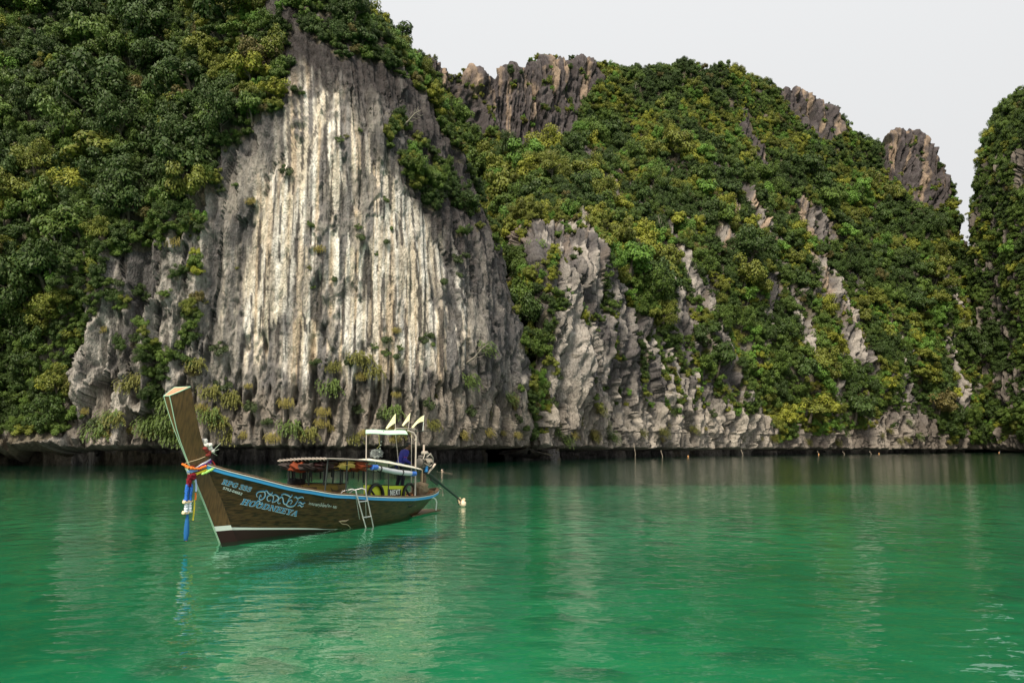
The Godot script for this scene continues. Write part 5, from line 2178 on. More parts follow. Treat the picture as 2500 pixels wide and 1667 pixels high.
func shore_things() -> void:
	# someone swimming behind the boat
	var at := Vector3(-6.72, 0, -76.0)
	var o := base("person", at, PI)
	tag(o, "person swimming with only the dark haired head above water", "person")
	var skin := mat(Color(0.45, 0.34, 0.27), 0.5)
	put("body", join_meshes([body_mesh([[Vector3(0, 0.12, 0), Vector3(0.03, 0.13, 0), 0.10, 0.09], [Vector3(0.04, 0.09, 0), Vector3(0.06, 0.05, 0), 0.07, 0.05], [Vector3(0.10, 0.11, 0), Vector3(0.12, 0.09, 0), 0.015, 0.018], [Vector3(0, 0.1, 0), Vector3(-0.05, -0.1, 0), 0.06, 0.06], [Vector3(-0.06, -0.12, -0.2), Vector3(-0.06, -0.12, 0.2), 0.08, 0.08]], 0.014, 0.04),
		body_mesh([[Vector3(-0.06, -0.12, -0.2), Vector3(0.25, -0.08, -0.3), 0.055, 0.04], [Vector3(0.25, -0.08, -0.3), Vector3(0.5, -0.02, -0.15), 0.04, 0.03], [Vector3(-0.06, -0.12, 0.2), Vector3(0.25, -0.08, 0.3), 0.055, 0.04], [Vector3(0.25, -0.08, 0.3), Vector3(0.5, -0.02, 0.15), 0.04, 0.03], [Vector3(-0.08, -0.13, 0), Vector3(-0.9, -0.25, 0), 0.14, 0.1]], 0.02, 0.05)]), skin, o)
	put("hair", body_mesh([[Vector3(-0.05, 0.14, 0), Vector3(-0.01, 0.17, 0), 0.098, 0.085]], 0.014, 0.03), mat(Color(0.02, 0.018, 0.018), 0.35), o)
	# lines that hang from the overhang to the water, and small floats
	var lines := [[1545.0, 2.9, 155.5, "longest hanging line, leftmost below the grey outcrop"], [1610.0, 1.5, 164.5, "hanging line second from the left below the outcrop"], [1803.0, 1.5, 190.0, "hanging line below the dark cleft in the rock"], [1986.0, 1.0, 211.0, "short hanging line with an orange float at its foot"], [2047.0, 0.9, 218.0, "short hanging line in the middle of the right shore"], [2111.0, 0.9, 226.0, "rightmost short hanging line on the shore"]]
	for a in lines:
		var x: float = (a[0] - 1250.0) / 1900.0 * a[2] * 1.009
		var line := base("hanging_rope", Vector3(x, 0, -a[2]))
		var st := new_st()
		var path := []
		for i in 12:
			var u := i / 11.0
			path.append(Vector3(0.12 * sin(u * 5.0) * u * (1 - u) * 3.0, lerpf(-0.3, a[1], u), -1.2 * u * u))
		tube(st, path, [0.04 if a[1] > 1.2 else 0.022], 6)
		for k in 3:
			lump(st, path[3 + k * 3], Vector3(0.06, 0.14, 0.06), 0.5, 400 + k, Basis.IDENTITY, 6)
		put("rope", done(st), M.rope, line)
		tag(line, a[3], "rope", "ropes hanging at the shore")
	var floats := [[1672.0, 172.0, "orange float by the shore below the outcrop"], [1985.5, 210.0, "orange float at the foot of a hanging line"], [2130.0, 228.0, "pale orange float left of the dark gully"], [2418.0, 262.0, "orange float in front of the dark right cliff"]]
	for a in floats:
		var x: float = (a[0] - 1250.0) / 1900.0 * a[1] * 1.009
		var f := base("float", Vector3(x, 0, -a[1]))
		var st := new_st()
		lathe(st, Vector3(0, 0.12, 0), Basis.IDENTITY, [[0.0, -0.2], [0.1, -0.14], [0.14, 0.0], [0.1, 0.1], [0.04, 0.15], [0.03, 0.19], [0.0, 0.19]], 14)
		put("buoy", done(st), mat(Color(0.80, 0.42, 0.16), 0.6), f)
		tag(f, a[2], "buoy", "small floats along the shore")


const THAI := [
	[Vector2(7.60, 1.14), Vector2(7.64, 1.22), Vector2(7.60, 1.27), Vector2(7.51, 1.28), Vector2(7.43, 1.27), Vector2(7.39, 1.21), Vector2(7.38, 1.13), Vector2(7.45, 1.06), Vector2(7.53, 1.09), Vector2(7.53, 1.16), Vector2(7.51, 1.19), Vector2(7.49, 1.14)],
	[Vector2(7.43, 1.27), Vector2(7.37, 1.29), Vector2(7.29, 1.22), Vector2(7.21, 1.20), Vector2(7.18, 1.25)],
	[Vector2(7.60, 0.98), Vector2(7.54, 1.03), Vector2(7.48, 1.01), Vector2(7.49, 0.96), Vector2(7.41, 0.95), Vector2(7.41, 0.99)],
	[Vector2(7.17, 1.04), Vector2(7.22, 1.01), Vector2(7.28, 1.05), Vector2(7.30, 1.13), Vector2(7.24, 1.17), Vector2(7.14, 1.15), Vector2(7.10, 1.07), Vector2(7.11, 0.97)],
	[Vector2(7.11, 0.97), Vector2(7.02, 0.99), Vector2(6.95, 1.06), Vector2(6.97, 1.11), Vector2(7.08, 1.17), Vector2(7.14, 1.15)],
	[Vector2(6.84, 0.94), Vector2(6.91, 0.93), Vector2(6.94, 0.99), Vector2(6.92, 1.07), Vector2(6.86, 1.10), Vector2(6.81, 1.06), Vector2(6.73, 0.92), Vector2(6.64, 0.90), Vector2(6.61, 1.03), Vector2(6.57, 1.09)],
	[Vector2(6.89, 1.15), Vector2(6.82, 1.18), Vector2(6.68, 1.14), Vector2(6.57, 1.09), Vector2(6.54, 1.15)],
	[Vector2(6.52, 0.89), Vector2(6.48, 0.96), Vector2(6.54, 1.00), Vector2(6.61, 0.96), Vector2(6.63, 0.87), Vector2(6.52, 0.82), Vector2(6.38, 0.83), Vector2(6.31, 0.94), Vector2(6.29, 1.00)],
	[Vector2(6.46, 1.06), Vector2(6.39, 1.08), Vector2(6.33, 1.03), Vector2(6.26, 1.05), Vector2(6.17, 1.06), Vector2(6.11, 1.02)],
	[Vector2(6.26, 0.91), Vector2(6.19, 0.92), Vector2(6.11, 0.87), Vector2(6.01, 0.90)],
	[Vector2(6.25, 0.82), Vector2(6.18, 0.84), Vector2(6.10, 0.79), Vector2(6.04, 0.82)]]

const A_GRID := [[Vector3(-73.4, -5.0, -78.0), Vector3(-63.7, -5.0, -93.5), Vector3(-52.6, -5.0, -94.5), Vector3(-42.9, -5.0, -97.0), Vector3(-33.5, -5.0, -99.0), Vector3(-21.2, -5.0, -102.0), Vector3(-10.4, -5.0, -105.6), Vector3(1.6, -5.0, -122.0), Vector3(0.9, -5.0, -140.0), Vector3(-2.2, -5.0, -170.0)],
	[Vector3(-73.4, 0.0, -78.0), Vector3(-63.7, 0.0, -93.5), Vector3(-52.6, 0.0, -94.5), Vector3(-42.9, 0.0, -97.0), Vector3(-33.5, 0.0, -99.0), Vector3(-21.2, 0.0, -102.0), Vector3(-10.4, 0.0, -105.6), Vector3(1.6, 0.0, -122.0), Vector3(0.9, 0.0, -140.0), Vector3(-2.2, 0.0, -170.0)],
	[Vector3(-73.6, 3.0, -78.0), Vector3(-63.9, 3.0, -93.5), Vector3(-52.7, 3.0, -94.5), Vector3(-43.0, 3.0, -97.0), Vector3(-33.6, 3.0, -99.0), Vector3(-21.3, 3.0, -102.0), Vector3(-10.5, 3.0, -105.6), Vector3(1.6, 3.0, -122.0), Vector3(0.9, 3.0, -140.0), Vector3(-2.2, 3.0, -170.0)],
	[Vector3(-77.8, 5.8, -82.0), Vector3(-68.0, 6.5, -99.0), Vector3(-54.4, 6.4, -97.0), Vector3(-43.2, 6.4, -97.0), Vector3(-33.8, 6.5, -99.0), Vector3(-21.3, 6.6, -101.5), Vector3(-10.5, 6.7, -105.0), Vector3(1.5, 7.3, -120.0), Vector3(0.9, 8.0, -138.0), Vector3(-2.2, 9.2, -168.0)],
	[Vector3(-80.6, 12.5, -84.0), Vector3(-70.8, 14.7, -102.0), Vector3(-55.6, 14.2, -98.0), Vector3(-43.9, 14.1, -97.5), Vector3(-34.1, 14.3, -99.0), Vector3(-21.4, 14.5, -101.0), Vector3(-10.6, 15.0, -105.0), Vector3(1.0, 16.7, -119.0), Vector3(0.4, 18.7, -136.0), Vector3(-2.6, 22.3, -166.0)],
	[Vector3(-83.4, 20.2, -86.0), Vector3(-70.2, 23.1, -100.0), Vector3(-56.2, 22.6, -98.0), Vector3(-44.6, 22.6, -98.0), Vector3(-34.5, 22.9, -99.0), Vector3(-21.7, 23.3, -101.0), Vector3(-11.3, 24.2, -105.5), Vector3(-1.4, 27.2, -120.0), Vector3(-2.3, 30.5, -136.0), Vector3(-5.3, 36.6, -166.0)],
	[Vector3(-87.2, 27.7, -89.0), Vector3(-72.3, 31.3, -102.0), Vector3(-58.5, 31.1, -101.0), Vector3(-46.0, 30.8, -100.0), Vector3(-34.9, 30.6, -99.3), Vector3(-21.9, 31.1, -101.0), Vector3(-12.1, 32.5, -106.0), Vector3(-3.9, 36.7, -121.0), Vector3(-5.2, 41.0, -136.0), Vector3(-9.0, 49.4, -166.0)],
	[Vector3(-93.0, 36.5, -94.0), Vector3(-76.7, 41.2, -107.0), Vector3(-62.6, 41.2, -107.0), Vector3(-48.3, 40.1, -104.0), Vector3(-35.7, 38.8, -100.5), Vector3(-22.2, 39.2, -101.5), Vector3(-14.0, 41.0, -106.5), Vector3(-7.9, 46.6, -122.0), Vector3(-9.5, 51.7, -136.0), Vector3(-13.6, 62.5, -166.0)],
	[Vector3(-99.9, 46.1, -100.0), Vector3(-82.4, 52.2, -114.0), Vector3(-67.3, 52.2, -114.0), Vector3(-52.1, 50.9, -111.0), Vector3(-37.7, 47.6, -103.5), Vector3(-24.5, 47.4, -103.0), Vector3(-17.1, 49.2, -107.0), Vector3(-12.0, 55.3, -121.0), Vector3(-14.3, 61.8, -136.0), Vector3(-19.2, 74.9, -166.0)],
	[Vector3(-108.9, 57.8, -108.0), Vector3(-89.1, 65.0, -122.0), Vector3(-72.8, 65.0, -122.0), Vector3(-57.0, 63.4, -119.0), Vector3(-41.1, 58.8, -110.0), Vector3(-28.4, 56.8, -106.0), Vector3(-21.3, 58.3, -109.0), Vector3(-17.6, 63.4, -119.0), Vector3(-20.5, 71.1, -134.0), Vector3(-26.5, 86.5, -164.0)],
	[Vector3(-118.1, 70.2, -116.0), Vector3(-96.5, 78.9, -131.0), Vector3(-80.3, 78.9, -131.0), Vector3(-64.1, 77.2, -128.0), Vector3(-47.5, 71.9, -119.0), Vector3(-34.6, 67.9, -112.0), Vector3(-28.3, 67.9, -112.0), Vector3(-25.1, 70.8, -117.0), Vector3(-29.1, 79.5, -132.0), Vector3(-36.4, 97.0, -162.0)],
	[Vector3(-129.5, 86.0, -126.0), Vector3(-107.2, 96.6, -142.0), Vector3(-91.1, 96.6, -142.0), Vector3(-75.0, 94.6, -139.0), Vector3(-58.3, 88.6, -130.0), Vector3(-45.0, 83.3, -122.0), Vector3(-38.5, 81.3, -119.0), Vector3(-34.7, 82.0, -120.0), Vector3(-39.9, 91.9, -135.0), Vector3(-49.7, 111.8, -165.0)],
	[Vector3(-145.7, 110.0, -140.0), Vector3(-121.1, 122.3, -156.0), Vector3(-106.8, 122.3, -156.0), Vector3(-90.6, 120.0, -153.0), Vector3(-74.2, 113.8, -145.0), Vector3(-61.5, 107.7, -137.0), Vector3(-53.9, 103.9, -132.0), Vector3(-49.3, 103.9, -132.0), Vector3(-55.8, 115.4, -147.0), Vector3(-67.4, 136.9, -175.0)]]
const B_GRID := [[Vector3(-33.3, -5.0, -200.0), Vector3(-25.8, -5.0, -187.2), Vector3(-21.7, -5.0, -179.5), Vector3(-17.9, -5.0, -172.0), Vector3(-14.6, -5.0, -165.0), Vector3(-5.5, -5.0, -150.0), Vector3(1.4, -5.0, -131.0), Vector3(3.4, -5.0, -129.0), Vector3(6.1, -5.0, -130.0), Vector3(10.7, -5.0, -137.1), Vector3(15.8, -5.0, -144.6), Vector3(22.7, -5.0, -155.8), Vector3(30.4, -5.0, -166.8), Vector3(39.7, -5.0, -177.4), Vector3(49.7, -5.0, -187.3), Vector3(57.7, -5.0, -194.5), Vector3(66.1, -5.0, -201.6), Vector3(76.4, -5.0, -209.8), Vector3(87.4, -5.0, -218.2), Vector3(97.4, -5.0, -225.5), Vector3(109.7, -5.0, -234.2), Vector3(119.0, -5.0, -240.8), Vector3(130.7, -5.0, -248.7), Vector3(141.4, -5.0, -256.4), Vector3(149.5, -5.0, -263.6), Vector3(159.2, -5.0, -272.0), Vector3(174.1, -5.0, -286.0), Vector3(198.4, -5.0, -310.0)],
	[Vector3(-33.3, 0.0, -200.0), Vector3(-25.8, 0.0, -187.2), Vector3(-21.7, 0.0, -179.5), Vector3(-17.9, 0.0, -172.0), Vector3(-14.6, 0.0, -165.0), Vector3(-5.5, 0.0, -150.0), Vector3(1.4, 0.0, -131.0), Vector3(3.4, 0.0, -129.0), Vector3(6.1, 0.0, -130.0), Vector3(10.7, 0.0, -137.1), Vector3(15.8, 0.0, -144.6), Vector3(22.7, 0.0, -155.8), Vector3(30.4, 0.0, -166.8), Vector3(39.7, 0.0, -177.4), Vector3(49.7, 0.0, -187.3), Vector3(57.7, 0.0, -194.5), Vector3(66.1, 0.0, -201.6), Vector3(76.5, 0.0, -209.8), Vector3(87.5, 0.0, -218.2), Vector3(97.4, 0.0, -225.5), Vector3(109.7, 0.0, -234.2), Vector3(119.1, 0.0, -240.8), Vector3(130.8, 0.0, -248.7), Vector3(141.5, 0.0, -256.4), Vector3(149.6, 0.0, -263.6), Vector3(159.3, 0.0, -272.0), Vector3(174.2, 0.0, -286.0), Vector3(198.5, 0.0, -310.0)],
	[Vector3(-33.4, 2.6, -200.2), Vector3(-25.9, 2.6, -187.4), Vector3(-21.7, 2.6, -179.7), Vector3(-18.0, 2.6, -172.2), Vector3(-14.6, 2.6, -165.2), Vector3(-5.5, 2.6, -150.2), Vector3(1.4, 2.6, -131.2), Vector3(3.4, 2.6, -129.2), Vector3(6.1, 2.6, -130.2), Vector3(10.7, 2.6, -137.3), Vector3(15.8, 2.6, -144.8), Vector3(22.8, 2.6, -156.0), Vector3(30.5, 2.6, -167.0), Vector3(39.8, 2.6, -177.6), Vector3(49.8, 2.6, -187.5), Vector3(57.9, 2.6, -194.7), Vector3(66.3, 2.6, -201.8), Vector3(76.6, 2.6, -210.0), Vector3(87.7, 2.6, -218.4), Vector3(97.6, 2.6, -225.7), Vector3(109.9, 2.6, -234.4), Vector3(119.3, 2.6, -241.0), Vector3(131.0, 2.6, -248.9), Vector3(141.8, 2.6, -256.6), Vector3(149.9, 2.6, -263.8), Vector3(159.6, 2.6, -272.2), Vector3(174.5, 2.6, -286.2), Vector3(198.9, 2.6, -310.2)],
	[Vector3(-33.8, 10.0, -201.7), Vector3(-26.5, 9.6, -190.9), Vector3(-22.4, 9.4, -184.4), Vector3(-18.7, 8.9, -178.1), Vector3(-15.3, 8.4, -172.2), Vector3(-5.9, 7.6, -160.3), Vector3(1.4, 6.7, -138.3), Vector3(3.4, 6.5, -130.2), Vector3(6.2, 6.6, -131.2), Vector3(10.9, 7.0, -138.3), Vector3(16.0, 7.3, -145.8), Vector3(23.1, 7.6, -157.4), Vector3(31.0, 8.2, -168.8), Vector3(40.4, 8.8, -179.2), Vector3(50.5, 9.2, -189.1), Vector3(58.7, 9.4, -196.4), Vector3(67.3, 9.3, -203.7), Vector3(77.9, 9.8, -212.3), Vector3(89.1, 9.7, -220.7), Vector3(99.1, 9.2, -227.9), Vector3(111.5, 9.1, -236.5), Vector3(120.9, 9.9, -243.0), Vector3(132.7, 10.0, -250.8), Vector3(143.2, 8.8, -258.1), Vector3(151.1, 7.7, -265.0), Vector3(160.7, 6.4, -273.2), Vector3(175.5, 6.1, -287.0), Vector3(199.7, 6.5, -310.8)],
	[Vector3(-34.5, 25.6, -203.6), Vector3(-27.4, 24.8, -195.2), Vector3(-23.4, 24.6, -190.1), Vector3(-19.6, 23.4, -185.2), Vector3(-16.2, 22.2, -180.6), Vector3(-6.4, 20.6, -172.4), Vector3(1.6, 18.0, -146.7), Vector3(3.5, 16.5, -131.3), Vector3(6.3, 16.9, -132.4), Vector3(11.1, 17.7, -139.4), Vector3(16.4, 18.5, -147.2), Vector3(23.7, 19.5, -160.2), Vector3(32.0, 21.2, -172.7), Vector3(41.6, 22.6, -182.9), Vector3(52.0, 23.5, -192.6), Vector3(60.4, 24.1, -200.2), Vector3(69.5, 24.1, -208.5), Vector3(80.8, 25.5, -218.1), Vector3(92.2, 25.1, -226.5), Vector3(102.4, 23.8, -233.6), Vector3(114.9, 23.5, -242.0), Vector3(124.6, 25.6, -248.3), Vector3(136.3, 25.8, -255.6), Vector3(146.4, 22.5, -262.1), Vector3(153.9, 19.6, -268.3), Vector3(163.1, 16.3, -276.1), Vector3(177.6, 15.5, -289.2), Vector3(201.7, 16.3, -312.5)],
	[Vector3(-35.2, 41.8, -205.6), Vector3(-28.3, 40.9, -199.5), Vector3(-24.3, 40.9, -195.9), Vector3(-20.6, 39.3, -192.3), Vector3(-17.2, 37.6, -189.0), Vector3(-6.9, 35.7, -184.4), Vector3(1.7, 31.1, -156.0), Vector3(3.6, 27.3, -134.3), Vector3(6.5, 27.9, -135.4), Vector3(11.4, 29.2, -142.3), Vector3(16.9, 30.6, -150.5), Vector3(25.0, 32.8, -167.1), Vector3(34.2, 36.1, -182.6), Vector3(44.2, 38.3, -192.2), Vector3(54.9, 39.7, -201.5), Vector3(63.7, 40.6, -209.0), Vector3(73.3, 40.6, -217.9), Vector3(85.3, 43.0, -228.2), Vector3(97.1, 42.3, -236.5), Vector3(107.5, 39.9, -243.3), Vector3(120.3, 39.3, -251.4), Vector3(130.2, 42.7, -257.3), Vector3(141.9, 42.9, -264.0), Vector3(151.3, 37.2, -268.9), Vector3(158.0, 32.1, -273.9), Vector3(166.8, 26.6, -281.1), Vector3(180.7, 25.3, -293.0), Vector3(204.5, 26.5, -315.5)],
	[Vector3(-35.8, 55.2, -207.3), Vector3(-29.1, 54.7, -203.2), Vector3(-25.1, 55.0, -200.8), Vector3(-21.4, 53.2, -198.4), Vector3(-18.0, 51.1, -196.2), Vector3(-7.3, 49.4, -194.7), Vector3(1.8, 43.3, -165.8), Vector3(3.8, 37.4, -140.7), Vector3(6.9, 38.3, -141.9), Vector3(12.0, 40.0, -148.7), Vector3(17.8, 41.8, -157.1), Vector3(26.5, 45.2, -176.0), Vector3(36.5, 50.1, -193.5), Vector3(46.9, 52.8, -202.4), Vector3(58.1, 54.5, -211.3), Vector3(67.2, 55.6, -218.9), Vector3(77.5, 55.7, -228.6), Vector3(90.4, 59.1, -240.0), Vector3(102.7, 58.0, -248.2), Vector3(113.3, 54.6, -254.7), Vector3(126.4, 53.6, -262.4), Vector3(136.4, 58.2, -267.8), Vector3(148.1, 58.2, -273.7), Vector3(156.6, 50.1, -276.9), Vector3(162.6, 42.9, -280.5), Vector3(170.9, 35.4, -286.8), Vector3(184.1, 33.4, -297.5), Vector3(207.5, 34.9, -319.0)],
	[Vector3(-36.3, 66.8, -209.0), Vector3(-29.8, 66.8, -206.9), Vector3(-25.9, 67.7, -205.7), Vector3(-22.2, 65.8, -204.5), Vector3(-18.8, 63.6, -203.4), Vector3(-7.8, 62.5, -205.0), Vector3(2.0, 58.5, -187.2), Vector3(4.6, 54.1, -171.1), Vector3(8.5, 55.5, -172.9), Vector3(14.6, 57.3, -178.9), Vector3(21.2, 59.0, -185.8), Vector3(30.1, 61.0, -198.5), Vector3(39.9, 65.3, -210.3), Vector3(50.9, 68.2, -218.1), Vector3(62.7, 70.1, -226.5), Vector3(72.1, 71.0, -233.3), Vector3(82.5, 70.7, -241.9), Vector3(95.6, 74.5, -252.1), Vector3(108.1, 72.8, -259.8), Vector3(119.0, 68.3, -266.1), Vector3(132.4, 66.9, -273.3), Vector3(142.5, 72.5, -278.3), Vector3(154.2, 72.2, -283.4), Vector3(161.9, 61.7, -284.8), Vector3(167.0, 52.6, -287.0), Vector3(174.9, 43.2, -292.6), Vector3(187.4, 40.6, -302.0), Vector3(210.3, 42.2, -322.5)],
	[Vector3(-36.9, 78.8, -210.6), Vector3(-30.5, 79.6, -210.6), Vector3(-26.8, 81.1, -210.6), Vector3(-23.0, 79.3, -210.6), Vector3(-19.6, 77.0, -210.6), Vector3(-8.2, 76.8, -215.4), Vector3(2.3, 76.1, -208.6), Vector3(5.5, 74.2, -201.5), Vector3(10.0, 76.2, -203.9), Vector3(17.2, 78.0, -209.2), Vector3(24.6, 79.4, -214.5), Vector3(33.9, 79.4, -221.6), Vector3(43.6, 82.7, -228.1), Vector3(55.2, 85.8, -234.8), Vector3(67.6, 87.6, -242.5), Vector3(77.3, 88.4, -248.5), Vector3(87.7, 87.2, -255.6), Vector3(100.8, 91.2, -264.2), Vector3(113.7, 88.8, -271.5), Vector3(124.8, 83.2, -277.4), Vector3(138.4, 81.2, -284.3), Vector3(148.8, 87.8, -288.8), Vector3(160.4, 87.2, -293.1), Vector3(167.2, 73.9, -292.8), Vector3(171.5, 62.7, -293.6), Vector3(178.9, 51.3, -298.4), Vector3(190.8, 47.9, -306.5), Vector3(213.2, 49.6, -326.0)],
	[Vector3(-37.4, 88.7, -212.3), Vector3(-31.3, 90.5, -214.3), Vector3(-27.5, 92.7, -215.5), Vector3(-23.8, 91.2, -216.7), Vector3(-20.3, 89.0, -217.8), Vector3(-8.7, 89.9, -225.7), Vector3(2.5, 93.2, -228.8), Vector3(6.3, 94.3, -229.5), Vector3(11.5, 97.0, -232.5), Vector3(19.6, 98.6, -237.1), Vector3(27.8, 99.4, -240.8), Vector3(37.1, 96.6, -241.5), Vector3(46.5, 97.9, -242.0), Vector3(58.5, 101.1, -247.8), Vector3(71.4, 102.9, -255.0), Vector3(81.4, 103.4, -260.4), Vector3(92.0, 101.7, -266.8), Vector3(105.3, 105.8, -274.5), Vector3(118.4, 102.8, -281.4), Vector3(129.8, 96.0, -287.2), Vector3(143.6, 93.6, -293.7), Vector3(154.1, 101.0, -297.8), Vector3(165.7, 100.1, -301.4), Vector3(171.7, 84.4, -299.6), Vector3(175.4, 71.2, -299.2), Vector3(182.4, 58.1, -303.3), Vector3(193.6, 54.0, -310.3), Vector3(215.7, 55.8, -329.0)],
	[Vector3(-37.7, 98.4, -213.0), Vector3(-31.7, 100.8, -215.9), Vector3(-28.0, 103.6, -217.6), Vector3(-24.3, 102.1, -219.2), Vector3(-20.7, 99.8, -220.8), Vector3(-8.9, 101.4, -230.0), Vector3(2.6, 106.3, -235.5), Vector3(6.6, 108.1, -237.7), Vector3(12.0, 111.2, -240.8), Vector3(20.3, 113.0, -245.2), Vector3(28.9, 113.9, -249.1), Vector3(38.9, 111.4, -251.7), Vector3(49.1, 113.6, -253.9), Vector3(61.5, 116.8, -258.9), Vector3(74.8, 118.6, -265.7), Vector3(85.1, 118.9, -270.8), Vector3(96.1, 116.7, -277.1), Vector3(109.8, 121.3, -284.7), Vector3(123.2, 117.7, -291.4), Vector3(134.8, 109.7, -296.9), Vector3(148.8, 106.7, -303.1), Vector3(159.5, 115.0, -306.8), Vector3(171.0, 113.6, -309.7), Vector3(176.3, 95.3, -306.5), Vector3(179.2, 80.0, -304.8), Vector3(185.8, 65.1, -308.3), Vector3(196.5, 60.3, -314.2), Vector3(218.1, 62.0, -332.0)],
	[Vector3(-38.2, 113.4, -214.0), Vector3(-32.2, 116.7, -218.0), Vector3(-28.6, 120.4, -220.5), Vector3(-24.9, 119.0, -222.8), Vector3(-21.3, 116.7, -225.0), Vector3(-9.2, 119.4, -236.0), Vector3(2.7, 126.0, -243.4), Vector3(6.9, 128.4, -245.9), Vector3(12.5, 132.2, -249.2), Vector3(21.2, 134.0, -253.3), Vector3(30.1, 135.0, -257.3), Vector3(40.8, 133.0, -262.0), Vector3(51.8, 136.4, -265.7), Vector3(64.7, 139.7, -270.0), Vector3(78.5, 141.4, -276.4), Vector3(89.1, 141.5, -281.2), Vector3(100.4, 138.7, -287.4), Vector3(114.6, 144.0, -294.9), Vector3(128.4, 139.4, -301.4), Vector3(140.1, 129.7, -306.7), Vector3(154.5, 125.8, -312.5), Vector3(165.3, 135.5, -315.8), Vector3(176.8, 133.5, -318.0), Vector3(181.3, 111.3, -313.3), Vector3(183.4, 93.1, -310.5), Vector3(189.5, 75.5, -313.2), Vector3(199.6, 69.6, -318.0), Vector3(220.9, 71.4, -335.0)],
	[Vector3(-38.2, 107.4, -228.0), Vector3(-32.2, 110.7, -232.0), Vector3(-28.6, 114.4, -234.5), Vector3(-24.9, 113.0, -236.8), Vector3(-21.3, 110.7, -239.0), Vector3(-9.2, 113.4, -250.0), Vector3(2.7, 120.0, -257.4), Vector3(6.9, 122.4, -259.9), Vector3(12.5, 126.2, -263.2), Vector3(21.2, 128.0, -267.3), Vector3(30.1, 129.0, -271.3), Vector3(40.8, 127.0, -276.0), Vector3(51.8, 130.4, -279.7), Vector3(64.7, 133.7, -284.0), Vector3(78.5, 135.4, -290.4), Vector3(89.1, 135.5, -295.2), Vector3(100.4, 132.7, -301.4), Vector3(114.6, 138.0, -308.9), Vector3(128.4, 133.4, -315.4), Vector3(140.1, 123.7, -320.7), Vector3(154.5, 119.8, -326.5), Vector3(165.3, 129.5, -329.8), Vector3(176.8, 127.5, -332.0), Vector3(181.3, 105.3, -327.3), Vector3(183.4, 87.1, -324.5), Vector3(189.5, 69.5, -327.2), Vector3(199.6, 63.6, -332.0), Vector3(220.9, 65.4, -349.0)],
	[Vector3(-38.2, 81.4, -256.0), Vector3(-32.2, 84.7, -260.0), Vector3(-28.6, 88.4, -262.5), Vector3(-24.9, 87.0, -264.8), Vector3(-21.3, 84.7, -267.0), Vector3(-9.2, 87.4, -278.0), Vector3(2.7, 94.0, -285.4), Vector3(6.9, 96.4, -287.9), Vector3(12.5, 100.2, -291.2), Vector3(21.2, 102.0, -295.3), Vector3(30.1, 103.0, -299.3), Vector3(40.8, 101.0, -304.0), Vector3(51.8, 104.4, -307.7), Vector3(64.7, 107.7, -312.0), Vector3(78.5, 109.4, -318.4), Vector3(89.1, 109.5, -323.2), Vector3(100.4, 106.7, -329.4), Vector3(114.6, 112.0, -336.9), Vector3(128.4, 107.4, -343.4), Vector3(140.1, 97.7, -348.7), Vector3(154.5, 93.8, -354.5), Vector3(165.3, 103.5, -357.8), Vector3(176.8, 101.5, -360.0), Vector3(181.3, 79.3, -355.3), Vector3(183.4, 61.1, -352.5), Vector3(189.5, 43.5, -355.2), Vector3(199.6, 37.6, -360.0), Vector3(220.9, 39.4, -377.0)]]
